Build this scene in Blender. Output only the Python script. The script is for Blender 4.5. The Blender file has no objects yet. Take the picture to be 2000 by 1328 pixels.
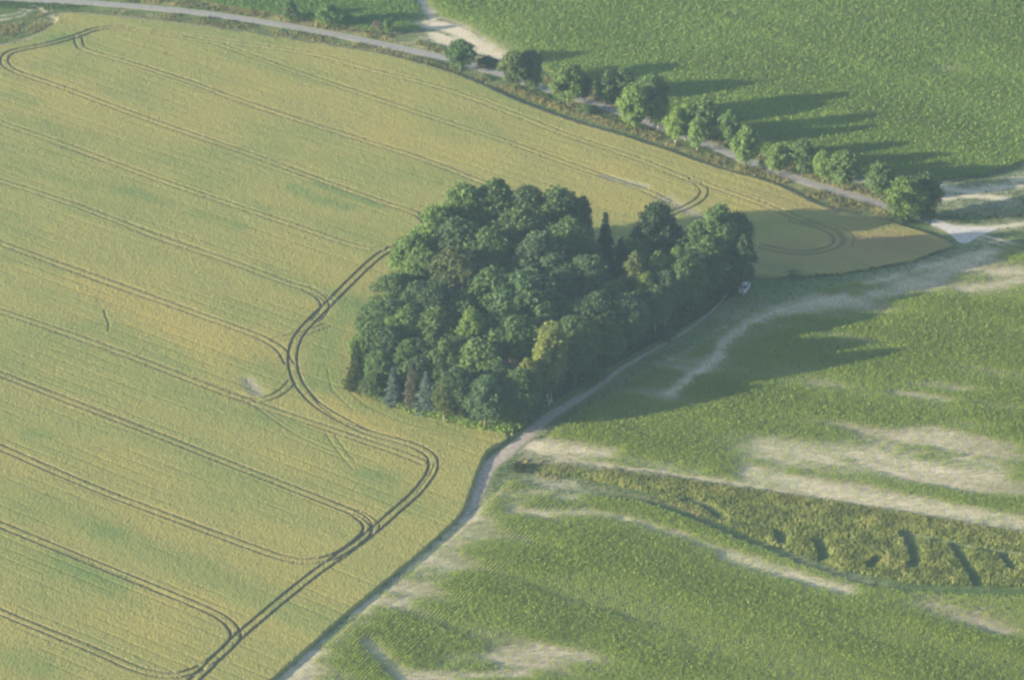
import bpy, math, random
import numpy as np

# ------------------------------------------------------------------ camera, sky, sun, exposure
C = bpy.context.scene
COL = C.collection
R = math.radians
PITCH, F, DIST = R(26.0), 8943.0, 968.0            # focal length in photograph pixels (2000 wide)
CAM = np.array([0.0, -DIST * math.cos(PITCH), DIST * math.sin(PITCH)])
cd = bpy.data.cameras.new('camera')
cd.sensor_width = 36.0
cd.lens = F / 2000.0 * 36.0
cd.clip_start, cd.clip_end = 5.0, 20000.0
cam = bpy.data.objects.new('camera', cd)
COL.objects.link(cam)
cam.location = CAM
cam.rotation_euler = (R(90) - PITCH, 0, 0)
C.camera = cam

SUN_EL, SUN_TO = R(12.6), R(17.0)                   # shadows fall towards +x, a little away from the camera
sun_from = np.array([-math.cos(SUN_TO) * math.cos(SUN_EL), -math.sin(SUN_TO) * math.cos(SUN_EL), math.sin(SUN_EL)])
world = bpy.data.worlds.new('World')
C.world = world
world.use_nodes = True
wn = world.node_tree
sky = wn.nodes.new('ShaderNodeTexSky')
sky.sky_type = 'NISHITA'
sky.sun_disc = False
sky.sun_elevation = SUN_EL
sky.sun_rotation = math.atan2(sun_from[0], sun_from[1])
sky.altitude = 300
sky.air_density, sky.dust_density, sky.ozone_density = 1.0, 1.5, 1.0
bg = wn.nodes['Background']
bg.inputs['Strength'].default_value = 0.078
wn.links.new(sky.outputs[0], bg.inputs[0])
sd = bpy.data.lights.new('sun', 'SUN')
sd.energy = 5.0
sd.angle = R(0.55)
sd.color = (1.0, 0.86, 0.64)
sun = bpy.data.objects.new('sun', sd)
COL.objects.link(sun)
from mathutils import Vector
sun.rotation_euler = Vector(-sun_from).to_track_quat('-Z', 'Y').to_euler()
sun.location = Vector(sun_from * 600)

C.view_settings.view_transform = 'Standard'
C.view_settings.look = 'None'
C.view_settings.gamma = 1.0
C.view_settings.exposure = 1.95
C.render.film_transparent = False
C.cycles.use_denoising = True
C.cycles.max_bounces = 6
C.cycles.diffuse_bounces = 3
C.cycles.transmission_bounces = 4
C.cycles.volume_bounces = 1
C.cycles.pixel_filter_type = 'BLACKMAN_HARRIS'
C.cycles.filter_width = 2.6

rng = np.random.default_rng(7)
random.seed(7)

# ------------------------------------------------------------------ helpers
SP, CP = math.sin(PITCH), math.cos(PITCH)


def G(uv, z=0.0):
    """photograph points (n,2) -> where they lie on the level plane z"""
    a = np.atleast_2d(np.asarray(uv, float))
    x = (a[:, 0] - 1000) / F
    y = (664 - a[:, 1]) / F
    d = np.stack([x, CP + y * SP, -SP + y * CP], 1)
    t = (np.asarray(z) - CAM[2]) / d[:, 2]
    return (CAM[None, :] + d * np.reshape(t, (-1, 1)))[:, :2]


def at(u, v, z=0.0):
    return G([(u, v)], z)[0]


_tab = np.random.default_rng(11).random((256, 256))


def vnoise(x, y, seed=0):
    xi = np.floor(x).astype(int); yi = np.floor(y).astype(int)
    fx = x - xi; fy = y - yi
    fx = fx * fx * (3 - 2 * fx); fy = fy * fy * (3 - 2 * fy)
    s = seed * 37
    g = lambda i, j: _tab[(xi + i + s) & 255, (yi + j + s * 3) & 255]
    return (g(0, 0) * (1 - fx) + g(1, 0) * fx) * (1 - fy) + (g(0, 1) * (1 - fx) + g(1, 1) * fx) * fy


def fbm(x, y, seed=0, o=4):
    t = 0; a = 0.5; n = 0
    for k in range(o):
        t = t + a * vnoise(x * 2 ** k, y * 2 ** k, seed + k); n += a; a *= 0.5
    return t / n


def sstep(e0, e1, x):
    t = np.clip((x - e0) / (e1 - e0), 0, 1)
    return t * t * (3 - 2 * t)


def smooth_line(p, step=1.0):
    """Catmull-Rom through the points, resampled every step metres"""
    p = np.asarray(p, float)
    if len(p) < 3:
        n = max(2, int(np.linalg.norm(p[-1] - p[0]) / step) + 1)
        return p[0] + (p[-1] - p[0]) * np.linspace(0, 1, n)[:, None]
    q = np.vstack([2 * p[0] - p[1], p, 2 * p[-1] - p[-2]])
    out = []
    for i in range(1, len(q) - 2):
        n = max(2, int(np.linalg.norm(q[i + 1] - q[i]) / step) + 1)
        t = np.linspace(0, 1, n, endpoint=False)[:, None]
        out.append(0.5 * ((2 * q[i]) + (-q[i - 1] + q[i + 1]) * t + (2 * q[i - 1] - 5 * q[i] + 4 * q[i + 1] - q[i + 2]) * t ** 2
                          + (-q[i - 1] + 3 * q[i] - 3 * q[i + 1] + q[i + 2]) * t ** 3))
    out.append(q[-2:-1])
    return np.vstack(out)


def inside(poly, x, y):
    r = np.zeros(x.shape, bool)
    n = len(poly)
    for i in range(n):
        x0, y0 = poly[i]; x1, y1 = poly[(i + 1) % n]
        if y0 == y1:
            continue
        c = ((y0 > y) != (y1 > y)) & (x < (x1 - x0) * (y - y0) / (y1 - y0) + x0)
        r ^= c
    return r


class Grid:
    """a regular ground grid holding distance and mask fields"""
    def __init__(s, x0, x1, y0, y1, dx, dy):
        s.xs = np.arange(x0, x1 + 1e-6, dx); s.ys = np.arange(y0, y1 + 1e-6, dy)
        s.dx, s.dy, s.x0, s.y0 = dx, dy, x0, y0
        s.X, s.Y = np.meshgrid(s.xs, s.ys)

    def dist(s, line, reach, ends=True):
        """distance to a densified ground polyline, exact within reach"""
        D = np.full(s.X.shape, 1e3)
        for i in range(len(line) - 1):
            a, b = line[i], line[i + 1]
            i0 = max(0, int((min(a[0], b[0]) - reach - s.x0) / s.dx)); i1 = min(len(s.xs), int((max(a[0], b[0]) + reach - s.x0) / s.dx) + 2)
            j0 = max(0, int((min(a[1], b[1]) - reach - s.y0) / s.dy)); j1 = min(len(s.ys), int((max(a[1], b[1]) + reach - s.y0) / s.dy) + 2)
            if i1 <= i0 or j1 <= j0:
                continue
            px = s.X[j0:j1, i0:i1] - a[0]; py = s.Y[j0:j1, i0:i1] - a[1]
            d = b - a
            tt = (px * d[0] + py * d[1]) / max(1e-9, d @ d)
            t = np.clip(tt, 0, 1)
            q = np.hypot(px - t * d[0], py - t * d[1])
            if not ends and (i == 0 or i == len(line) - 2):
                q = np.where(tt < 0 if i == 0 else tt > 1, 1e3, q)
            np.minimum(D[j0:j1, i0:i1], q, out=D[j0:j1, i0:i1])
        return D

    def soft(s, uv, half, z=0.0, reach=3.0):
        """gaussian falloff about a photographed line"""
        line = smooth_line(G(uv, z), 2.0)
        D = s.dist(line, half * reach)
        return np.exp(-(D / half) ** 2 * .8)

    def poly(s, uv, z=0.0):
        return inside(G(uv, z), s.X, s.Y)

    def sample(s, M, x, y):
        i = np.clip(((x - s.x0) / s.dx).round().astype(int), 0, len(s.xs) - 1)
        j = np.clip(((y - s.y0) / s.dy).round().astype(int), 0, len(s.ys) - 1)
        return M[j, i]


def tag(o, label=None, cat=None, group=None, kind=None):
    for k, v in (('label', label), ('category', cat), ('group', group), ('kind', kind)):
        if v:
            o[k] = v
    return o


def mesh_np(name, V, polys, attrs=None, mats=(), smooth=False, mat_idx=None):
    """polys: list of int arrays (n,k)"""
    me = bpy.data.meshes.new(name)
    V = np.asarray(V, np.float32)
    me.vertices.add(len(V)); me.vertices.foreach_set('co', V.ravel())
    loops = np.concatenate([p.ravel() for p in polys]).astype(np.int32)
    tot = np.concatenate([np.full(len(p), p.shape[1]) for p in polys]).astype(np.int32)
    st = np.concatenate([[0], np.cumsum(tot)[:-1]]).astype(np.int32)
    me.loops.add(len(loops)); me.loops.foreach_set('vertex_index', loops)
    me.polygons.add(len(tot)); me.polygons.foreach_set('loop_start', st); me.polygons.foreach_set('loop_total', tot)
    if mat_idx is not None:
        me.polygons.foreach_set('material_index', np.asarray(mat_idx, np.int32))
    me.polygons.foreach_set('use_smooth', np.full(len(tot), smooth))
    for k, a in (attrs or {}).items():
        at_ = me.attributes.new(k, 'FLOAT', 'POINT')
        at_.data.foreach_set('value', np.asarray(a, np.float32))
    for m in mats:
        me.materials.append(m)
    me.update(calc_edges=True)
    return me


def link(name, me, parent=None):
    o = bpy.data.objects.new(name, me)
    COL.objects.link(o)
    if parent:
        o.parent = parent
    return o


def empty(name, loc=(0, 0, 0), rz=0.0):
    o = bpy.data.objects.new(name, None)
    COL.objects.link(o)
    o.location = loc; o.rotation_euler = (0, 0, rz)
    o.empty_display_size = 0.5
    return o


# ------------------------------------------------------------------ node materials
class NT:
    def __init__(s, name):
        s.m = bpy.data.materials.new(name); s.m.use_nodes = True
        s.t = s.m.node_tree; s.t.nodes.clear()
        s.out = s.t.nodes.new('ShaderNodeOutputMaterial')

    def n(s, kind, **kw):
        q = s.t.nodes.new(kind)
        for k, v in kw.items():
            setattr(q, k, v)
        return q

    def l(s, a, b):
        s.t.links.new(a, b)

    def attr(s, name):
        return s.n('ShaderNodeAttribute', attribute_name=name).outputs['Fac']

    def math(s, op, a, b=0.5, clamp=False):
        q = s.n('ShaderNodeMath', operation=op); q.use_clamp = clamp
        for i, v in enumerate((a, b)):
            if isinstance(v, (int, float)):
                q.inputs[i].default_value = v
            else:
                s.l(v, q.inputs[i])
        return q.outputs[0]

    def mix(s, f, a, b, blend='MIX'):
        q = s.n('ShaderNodeMix', data_type='RGBA', blend_type=blend)
        for sock, v in ((q.inputs['Factor'], f), (q.inputs[6], a), (q.inputs[7], b)):
            if isinstance(v, (int, float)):
                sock.default_value = v
            elif isinstance(v, tuple):
                sock.default_value = (*v, 1)
            else:
                s.l(v, sock)
        return q.outputs[2]

    def noise(s, scale, detail=4, rough=0.55, stretch=None, rot=0.0):
        g = s.n('ShaderNodeNewGeometry')
        mp = s.n('ShaderNodeMapping')
        s.l(g.outputs['Position'], mp.inputs['Vector'])
        mp.inputs['Rotation'].default_value = (0, 0, rot)
        mp.inputs['Scale'].default_value = stretch or (1, 1, 1)
        q = s.n('ShaderNodeTexNoise')
        q.inputs['Scale'].default_value = scale; q.inputs['Detail'].default_value = detail; q.inputs['Roughness'].default_value = rough
        s.l(mp.outputs[0], q.inputs['Vector'])
        return q.outputs['Fac']

    def ramp(s, f, lo, hi):
        q = s.n('ShaderNodeMapRange'); q.interpolation_type = 'SMOOTHSTEP'
        s.l(f, q.inputs['Value'])
        q.inputs['From Min'].default_value = lo; q.inputs['From Max'].default_value = hi
        return q.outputs['Result']

    def finish(s, col, rough=0.9, spec=0.15, transl=0.0, metal=0.0, bump=None, coat=0.0):
        p = s.n('ShaderNodeBsdfPrincipled')
        if isinstance(col, tuple):
            p.inputs['Base Color'].default_value = (*col, 1)
        else:
            s.l(col, p.inputs['Base Color'])
        p.inputs['Roughness'].default_value = rough
        p.inputs['Specular IOR Level'].default_value = spec
        p.inputs['Metallic'].default_value = metal
        p.inputs['Coat Weight'].default_value = coat
        if bump is not None:
            b = s.n('ShaderNodeBump'); b.inputs['Strength'].default_value = bump[1]; b.inputs['Distance'].default_value = bump[2]
            s.l(bump[0], b.inputs['Height']); s.l(b.outputs[0], p.inputs['Normal'])
        sh = p.outputs[0]
        if transl > 0:
            tr = s.n('ShaderNodeBsdfTranslucent')
            if isinstance(col, tuple):
                tr.inputs['Color'].default_value = (*col, 1)
            else:
                s.l(col, tr.inputs['Color'])
            mx = s.n('ShaderNodeMixShader'); mx.inputs[0].default_value = transl
            s.l(sh, mx.inputs[1]); s.l(tr.outputs[0], mx.inputs[2]); sh = mx.outputs[0]
        s.l(sh, s.out.inputs['Surface'])
        return s.m


def leaf_material(name, col=None, transl=0.3, lo=0.72, hi=1.3, warm=(0.115, 0.15, 0.035)):
    """col None: the colour comes from the object's own colour"""
    t = NT(name)
    if col is None:
        base = t.n('ShaderNodeObjectInfo').outputs['Color']
    else:
        q = t.n('ShaderNodeRGB'); q.outputs[0].default_value = (*col, 1); base = q.outputs[0]
    tint = t.attr('tint')
    br = t.n('ShaderNodeMapRange'); t.l(tint, br.inputs['Value'])
    br.inputs['To Min'].default_value = lo; br.inputs['To Max'].default_value = hi
    cmb = t.n('ShaderNodeVectorMath', operation='SCALE')
    t.l(base, cmb.inputs[0]); t.l(br.outputs[0], cmb.inputs['Scale'])
    c = t.mix(t.math('MULTIPLY', t.ramp(tint, 0.55, 1.0), 0.35), cmb.outputs[0], warm)
    return t.finish(c, rough=0.6, spec=0.2, transl=transl)


M_leaf = leaf_material('foliage')


def bark(name, a, b, sc):
    t = NT(name)
    return t.finish(t.mix(t.ramp(t.noise(sc, 4, stretch=(1, 1, 0.25)), 0.4, 0.62), a, b), 0.9)


M_bark = bark('bark', (0.06, 0.045, 0.035), (0.13, 0.10, 0.075), 6)
M_birch = bark('birch_bark', (0.45, 0.42, 0.38), (0.10, 0.09, 0.08), 3)

# ------------------------------------------------------------------ lines traced from the photograph (its own pixels)
CROP = 0.72                                        # height of the standing wheat
TRAM = {                                            # twin wheel tracks: points, wheel-mark half width, strength
    't00': ([(300, 62), (375, 72), (450, 83), (615, 107), (725, 137), (862, 172), (1000, 222), (1110, 265), (1235, 307), (1335, 347), (1366, 361), (1376, 376), (1364, 393), (1335, 408), (1290, 425)], .24, .8),
    't0x': ([(1350, 349), (1386, 362), (1471, 392), (1546, 422), (1610, 446)], .24, .8),
    't0': ([(255, 58), (337, 70), (425, 86), (450, 95), (615, 153), (807, 217), (1000, 280), (1110, 320), (1185, 346), (1260, 372), (1310, 395)], .24, .8),
    't1': ([(153, 70), (156, 88), (172, 100), (250, 122), (375, 162), (450, 190), (615, 245), (807, 305), (940, 355), (1000, 377)], .26, .9),
    't2a': ([(250, 54), (190, 58), (150, 72), (100, 86), (50, 96), (20, 104), (9, 117), (16, 131), (45, 145), (125, 172)], .34, .9),
    't2': ([(45, 145), (125, 172), (250, 219), (375, 263), (500, 306), (640, 357), (740, 393), (800, 412), (828, 428), (845, 455)], .27, .9),
    't3': ([(0, 240), (125, 283), (301, 348), (450, 399), (600, 449), (660, 470), (712, 484), (765, 485)], .25, .85),
    't4': ([(-60, 334), (0, 353), (150, 402), (301, 460), (452, 512), (550, 549), (602, 567), (630, 585), (634, 606), (615, 628)], .25, .9),
    't4b': ([(560, 553), (610, 567), (640, 585), (652, 592)], .2, .7),
    't5': ([(-60, 455), (0, 475), (150, 529), (301, 583), (452, 637), (512, 660), (548, 682), (566, 712)], .26, .9),
    't6': ([(-60, 586), (0, 607), (150, 658), (271, 702), (400, 752), (475, 780), (550, 806), (701, 857), (791, 888), (832, 905)], .25, .9),
    't6b': ([(572, 745), (552, 765), (525, 778), (490, 781), (450, 770)], .22, .7),
    't5b': ([(640, 635), (600, 650), (560, 660), (530, 664)], .18, .5),
    't7': ([(-60, 708), (0, 730), (150, 788), (313, 851), (430, 898), (540, 941), (644, 982), (693, 1003), (718, 1024), (714, 1044), (690, 1066)], .27, 1.0),
    't7b': ([(660, 988), (705, 1004), (732, 1024), (728, 1040)], .2, .8),
    't8': ([(-60, 850), (0, 873), (180, 951), (360, 1019), (500, 1071), (560, 1090), (605, 1096), (650, 1088), (690, 1066), (720, 1040)], .3, 1.0),
    't9': ([(-60, 999), (0, 1024), (180, 1098), (360, 1171), (425, 1200), (453, 1222), (461, 1243), (447, 1264), (410, 1295)], .30, 1.0),
    't10': ([(-60, 1168), (0, 1194), (180, 1268), (252, 1300), (306, 1316), (352, 1318), (395, 1304)], .28, 1.0),
    'head': ([(800, 476), (770, 485), (738, 503), (700, 537), (660, 577), (630, 607), (600, 637), (580, 665), (572, 700), (578, 735), (595, 765), (627, 795), (668, 820), (722, 845), (782, 861), (822, 876), (843, 892), (847, 910), (838, 932), (810, 967), (770, 1002), (730, 1037), (690, 1069), (620, 1117), (560, 1165), (500, 1215), (465, 1245), (420, 1290), (380, 1328), (330, 1372)], .29, 1.0),
    'ring': ([(1545, 431), (1606, 446), (1634, 461), (1634, 479), (1606, 490), (1570, 495), (1525, 490), (1485, 482)], .3, .8),
    'ring_b': ([(1600, 436), (1640, 449), (1660, 464), (1655, 484)], .2, .5),
}
SINGLE = [([(610, 772), (632, 797), (672, 822), (722, 840)], .3, .8),
          ([(478, 778), (530, 815), (580, 848), (640, 876), (652, 880)], .3, .6),
          ([(520, 800), (575, 838)], .2, .5),
          ([(636, 846), (660, 880), (690, 916)], .25, .55), ([(655, 850), (680, 885), (694, 900)], .25, .5),
          ([(204, 606), (208, 620), (213, 632), (211, 646)], .25, .9),
          ([(850, 905), (838, 930), (815, 960)], .3, .6),
          ([(860, 880), (920, 868)], .3, .4),
          ([(1000, 868), (905, 850), (830, 835), (760, 812), (700, 780), (670, 745)], .25, .4),
          ([(640, 720), (650, 760), (690, 800)], .25, .35)]
WHEAT = [(-90, 92), (0, 88), (60, 72), (100, 48), (118, 26), (170, 26), (250, 33), (400, 50), (600, 80), (760, 106), (870, 136), (930, 158),
         (1000, 190), (1100, 228), (1200, 258), (1300, 290), (1400, 325), (1500, 352), (1560, 378), (1600, 398), (1680, 420),
         (1740, 432), (1800, 450), (1850, 468), (1862, 480), (1780, 509), (1650, 531), (1560, 538), (1480, 538), (1400, 548),
         (1000, 640), (990, 838), (1005, 848), (985, 862), (955, 880), (938, 915), (922, 960), (908, 995), (885, 1022), (815, 1085), (700, 1180), (600, 1268),
         (530, 1330), (440, 1410), (-90, 1410)]
WOOD = [(690, 748), (700, 690), (728, 640), (775, 575), (850, 530), (960, 515), (1140, 530), (1280, 545), (1400, 545), (1462, 535), (1440, 572),
        (1400, 600), (1330, 642), (1200, 712), (1130, 752), (1060, 800), (1000, 834), (935, 836), (840, 806), (740, 776)]
FRONT = [(700, 752), (735, 772), (785, 792), (835, 807), (885, 820), (935, 832), (985, 838), (1010, 832)]
ROAD = [(-120, -12), (60, 0), (200, 8), (400, 27), (600, 58), (750, 88), (870, 115), (970, 143), (1060, 172), (1200, 216), (1300, 252), (1400, 290),
        (1500, 330), (1600, 364), (1700, 393), (1760, 413), (1820, 432), (1870, 450)]
PATH = [(905, 1008), (925, 980), (940, 942), (958, 908), (995, 880), (1030, 850), (1070, 815), (1110, 790), (1160, 760), (1220, 716), (1300, 670), (1350, 640),
        (1395, 603), (1420, 575)]
MAIZE_FAR_A = [(330, -120), (395, 6), (470, 20), (560, 36), (640, 50), (700, 60), (760, 66), (815, 66), (836, 44), (808, 0), (780, -120)]
MAIZE_FAR_B = [(800, -120), (828, 0), (850, 34), (890, 44), (930, 66), (975, 98), (1000, 115), (1060, 138), (1150, 178), (1250, 214), (1350, 254), (1450, 294), (1550, 326),
               (1650, 346), (1750, 352), (1840, 356), (1920, 346), (1990, 322), (2120, 290), (2120, -120)]
MAIZE_MID = [(1075, 850), (1150, 800), (1220, 755), (1300, 712), (1400, 655), (1480, 605), (1600, 570), (1760, 535), (1900, 492), (2000, 478), (2120, 470), (2120, 1060), (2000, 1037),
             (1800, 1002), (1500, 956), (1300, 924), (1150, 905), (1050, 885)]
MAIZE_NEAR = [(1000, 940), (1100, 965), (1250, 985), (1350, 1020), (1450, 1062), (1600, 1120), (1700, 1150), (1850, 1162), (2120, 1170), (2120, 1420), (460, 1420), (570, 1328),
              (690, 1206), (815, 1102), (905, 1026), (960, 970)]
DITCH = [(1000, 908), (1100, 912), (1250, 928), (1500, 962), (1800, 1008), (2000, 1043), (2120, 1062), (2120, 1160), (2000, 1146), (1800, 1142), (1650, 1115), (1500, 1062), (1380, 1010), (1250, 958), (1120, 932), (1000, 917)]
CUTS = [([(1340, 976), (1370, 985), (1392, 998), (1412, 1014)], 1.0), ([(1522, 1042), (1527, 1062)], 1.0), ([(1598, 1056), (1606, 1078), (1608, 1092)], 1.1),
        ([(1770, 1046), (1778, 1062), (1786, 1090), (1784, 1106)], 1.1), ([(1862, 1066), (1876, 1086), (1896, 1116), (1912, 1140)], 1.0),
        ([(1955, 1080), (1966, 1098), (1980, 1112)], .9), ([(1712, 1092), (1700, 1108)], .8),
        ([(1770, 1042), (1900, 1070), (2010, 1085)], .8), ([(1003, 910), (1040, 922), (1100, 936)], .9), ([(1040, 922), (1250, 962)], .45), ([(1412, 1014), (1520, 1040), (1600, 1056)], .4)]
SAND = [  # line, half width in metres, strength: bare pale soil
    ([(1050, 872), (1120, 880), (1180, 888)], 2.6, 1.0), ([(1180, 890), (1230, 905), (1300, 915)], 3.0, .6), ([(1090, 902), (1220, 912), (1350, 925)], 2.6, .6),
    ([(1470, 925), (1600, 955), (1750, 983), (1880, 1003), (2010, 1030)], 3.4, 1.0), ([(1560, 950), (1650, 968), (1740, 985)], 2.6, .8),
    ([(1490, 885), (1600, 892), (1750, 900), (1900, 918)], 8.0, .75), ([(1700, 880), (1830, 858), (1850, 930)], 5, .6),
    ([(1600, 652), (1680, 665), (1730, 680)], 1.2, .5), ([(1740, 770), (1850, 780), (1980, 798)], 1.6, .5), ([(1600, 770), (1700, 765), (1880, 760)], 7, .25),
    ([(1310, 768), (1350, 735), (1400, 700), (1412, 672), (1450, 640), (1490, 618), (1560, 598), (1650, 578)], 1.5, .9),
    ([(1480, 622), (1560, 602), (1650, 588), (1750, 568), (1850, 530), (1930, 495)], 3.0, .72), ([(1690, 555), (1800, 525), (1900, 500)], 2.0, .6), ([(1430, 655), (1480, 628), (1560, 610)], 2.5, .35),
    ([(1890, 565), (1920, 560), (1990, 548)], 1.6, .6), ([(1940, 534), (2010, 530)], 2.0, .5),
    ([(1290, 712), (1380, 668), (1420, 640)], 1.0, .35),
    ([(925, 1002), (860, 1065), (770, 1140), (680, 1215), (600, 1290), (545, 1350)], 4.2, .58), ([(905, 1020), (820, 1095), (700, 1195), (580, 1300)], .8, .2),
    ([(990, 965), (1060, 962), (1120, 975)], 2.2, .6), ([(950, 1020), (900, 1060), (850, 1110)], 3.0, .4), ([(760, 1180), (820, 1150), (870, 1110)], 3.0, .5),
    ([(1040, 1003), (1150, 1002), (1280, 1032), (1400, 1074), (1500, 1108)], 2.2, .62), ([(1420, 1085), (1500, 1112), (1580, 1136), (1650, 1152)], 2.2, .95), ([(1640, 1150), (1750, 1175), (1850, 1195), (1960, 1235)], 2.0, .25),
    ([(715, 1250), (740, 1280), (790, 1325)], 1.5, .8), ([(820, 1318), (900, 1322), (1000, 1318)], 2.4, .6), ([(880, 1290), (1000, 1285), (1130, 1262)], 4.5, .42),
    ([(62, 12), (46, 30), (0, 40)], .4, .7), ([(70, 12), (108, 38), (126, 64)], .4, .7), ([(52, 12), (36, 26), (0, 32)], .3, .6),
    ([(1290, 760), (1400, 690), (1500, 640), (1620, 610)], 4.0, .25), ([(1000, 1000), (1030, 960), (1100, 950)], 3.0, .5), ([(1050, 905), (1250, 918), (1480, 950)], 1.6, .6),
    ([(820, -60), (826, 0), (845, 38)], 1.1, 1.0), ([(840, 48), (880, 58), (920, 80), (975, 112)], 2.6, 1.0), ([(850, 70), (890, 90), (960, 120)], 2.6, .9),
    ([(1750, 352), (1840, 368), (1900, 374), (1990, 362)], 1.9, .75), ([(1840, 388), (1890, 384), (1960, 388)], 1.5, .75), ([(1930, 372), (2010, 348), (2090, 330)], 2.2, .55), ([(1850, 398), (1960, 400)], 4, .3), ([(1690, 358), (1700, 370)], 2, .5), ([(1640, 345), (1690, 356)], 2, .4),
    ([(1850, 444), (1930, 446), (2000, 436), (2100, 424)], 1.2, .7), ([(1905, 457), (1950, 468), (2010, 486), (2090, 510)], .45, .8), ([(1900, 464), (1950, 477), (2010, 496)], .4, .7),
    ([(1840, 136), (1850, 138)], 3, .4), ([(1405, 85), (1430, 62)], .4, 0),
]
DRY = [  # straw-coloured or reddish dead grass
    ([(0, 62), (60, 55), (100, 35)], 4, .8), ([(0, 5), (60, 15)], 2, .4),
    ([(200, 22), (400, 44), (600, 75), (760, 103), (880, 138), (1000, 178), (1100, 215), (1250, 262), (1350, 300)], 1.6, .8),
    ([(250, 0), (400, 14), (560, 40), (700, 66), (860, 100), (960, 130)], 1.5, .9), ([(1120, 208), (1160, 218)], 2, .7), ([(1250, 258), (1330, 290)], 2, .6),
    ([(1070, 160), (1250, 222), (1400, 275), (1500, 318), (1600, 352), (1700, 380), (1760, 402)], 2.2, .9),
    ([(1380, 315), (1480, 348), (1560, 375), (1640, 398), (1700, 412)], 4.5, .75), ([(1560, 392), (1640, 412), (1720, 424)], 4, .8),
    ([(1030, 905), (1250, 932), (1450, 965), (1600, 985), (1800, 1020), (2010, 1055)], 2.2, .75), ([(1050, 928), (1200, 958), (1330, 990), (1380, 1010)], .8, .8),
    ([(1000, 843), (960, 858), (900, 850)], 1.6, .6), ([(680, 800), (640, 770), (612, 735)], .8, .6), ([(690, 815), (745, 838), (790, 852)], .9, .7),
    ([(1900, 420), (1960, 424), (2010, 418)], 2.0, .55), ([(1700, 480), (1780, 476)], 4, .55),
    ([(1690, 520), (1780, 500), (1840, 484)], 2, .4)]

# ------------------------------------------------------------------ ground: one sheet to the horizon
GR = Grid(-165, 165, -190, 265, 0.5, 0.5)
print('masks')
sand = np.zeros(GR.X.shape); dry = np.zeros(GR.X.shape)
for uv, hw, s in SAND:
    np.maximum(sand, s * (.60 * GR.soft(uv, hw * .85) + .34 * GR.soft(uv, hw * 2.3)), out=sand)
for uv, hw, s in DRY:
    np.maximum(dry, s * GR.soft(uv, hw), out=dry)
nz = fbm(GR.X / 7, GR.Y / 7, 3)
nz2 = fbm(GR.X / 1.6, GR.Y / 1.6, 9)
nz3 = fbm((GR.X * .93 + GR.Y * -.3) / 16, (GR.X * .3 + GR.Y * .93) / 3.5, 13)
rd = np.diff(G([(1200, 1150), (1600, 1255)]), axis=0)[0]; rd /= np.linalg.norm(rd)
streak = fbm((GR.X * rd[0] + GR.Y * rd[1]) / 14, (-GR.X * rd[1] + GR.Y * rd[0]) / 1.5, 17, 3)
sand = np.clip(sand * 1.3 * (.2 + .8 * nz2 + .75 * streak) + (nz3 - .5) * .45 * sstep(.02, .25, sand), 0, 1)
path_line = smooth_line(G(PATH), 1.0)
road_line = smooth_line(G(ROAD), 1.0)
dpath = GR.dist(path_line, 6); droad = GR.dist(road_line, 12)
wood_d = GR.poly(WOOD)
ditch_m = GR.poly(DITCH)
cut = np.zeros(GR.X.shape)
for uv, w in CUTS:
    np.maximum(cut, GR.soft(uv, w), out=cut)
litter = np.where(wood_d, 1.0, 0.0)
wheat_m = GR.poly(WHEAT) & ~wood_d
far_a = GR.poly(MAIZE_FAR_A); far_b = GR.poly(MAIZE_FAR_B); mid_m = GR.poly(MAIZE_MID); near_m = GR.poly(MAIZE_NEAR) & ~ditch_m
maize_m = far_a | far_b | (mid_m & ~ditch_m) | near_m
pathw = np.exp(-(dpath / 1.5) ** 4) * .9
gz = -0.35 * cut * ditch_m - 0.03 * np.exp(-(dpath / 1.3) ** 2)
gz = gz + 0.05 * (nz2 - .5)
gz[droad < 3.5] = -0.03


def outer(a, far):
    lo = a[0] - np.array([5000, 2500, 1000, 400, 150, 60, 25, 8][: ]) * 1.0
    hi = a[-1] + np.array([8, 25, 60, 150, 400, 1000, 2500, 5000]) * 1.0
    return np.concatenate([lo, a, hi])


def padm(M):
    return np.pad(M, 8, mode='edge')


gx, gy = outer(GR.xs, 1), outer(GR.ys, 1)
GX, GY = np.meshgrid(gx, gy)
ny, nx = GX.shape
idx = np.arange(ny * nx).reshape(ny, nx)
quads = np.stack([idx[:-1, :-1], idx[:-1, 1:], idx[1:, 1:], idx[1:, :-1]], -1).reshape(-1, 4)
gzp = np.pad(gz, 8, constant_values=0)

t = NT('ground_cover')
n1 = t.noise(0.35, 5); n2 = t.noise(2.2, 4); n3 = t.noise(0.05, 3)
grass = t.mix(t.ramp(n2, .3, .7), (0.050, 0.095, 0.026), (0.105, 0.150, 0.045))
grass = t.mix(t.math('MULTIPLY', t.ramp(n1, .45, .75), .5), grass, (0.15, 0.16, 0.055))
field_soil = t.mix(t.ramp(n2, .3, .7), (0.17, 0.14, 0.10), (0.26, 0.22, 0.165))
col = t.mix(t.attr('field'), grass, field_soil)
col = t.mix(t.math('MULTIPLY', t.attr('dry'), t.ramp(n2, .2, .7)), col, t.mix(t.ramp(n1, .4, .65), (0.23, 0.20, 0.095), (0.27, 0.25, 0.115)))
pale = t.mix(t.ramp(n2, .25, .75), (0.40, 0.350, 0.265), (0.57, 0.50, 0.39))
col = t.mix(t.math('MULTIPLY', t.math('POWER', t.attr('sand'), .8, True), t.ramp(t.noise(1.6, 5, .65), .0, .6)), col, pale)
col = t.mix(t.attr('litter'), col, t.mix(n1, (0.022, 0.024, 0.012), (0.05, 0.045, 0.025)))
col = t.mix(t.attr('dark_soil'), col, (0.03, 0.035, 0.018))  # darker soil in the lowered ditch cuts
M_ground = t.finish(col, 0.95, 0.1, bump=(n2, .6, .12))
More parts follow.
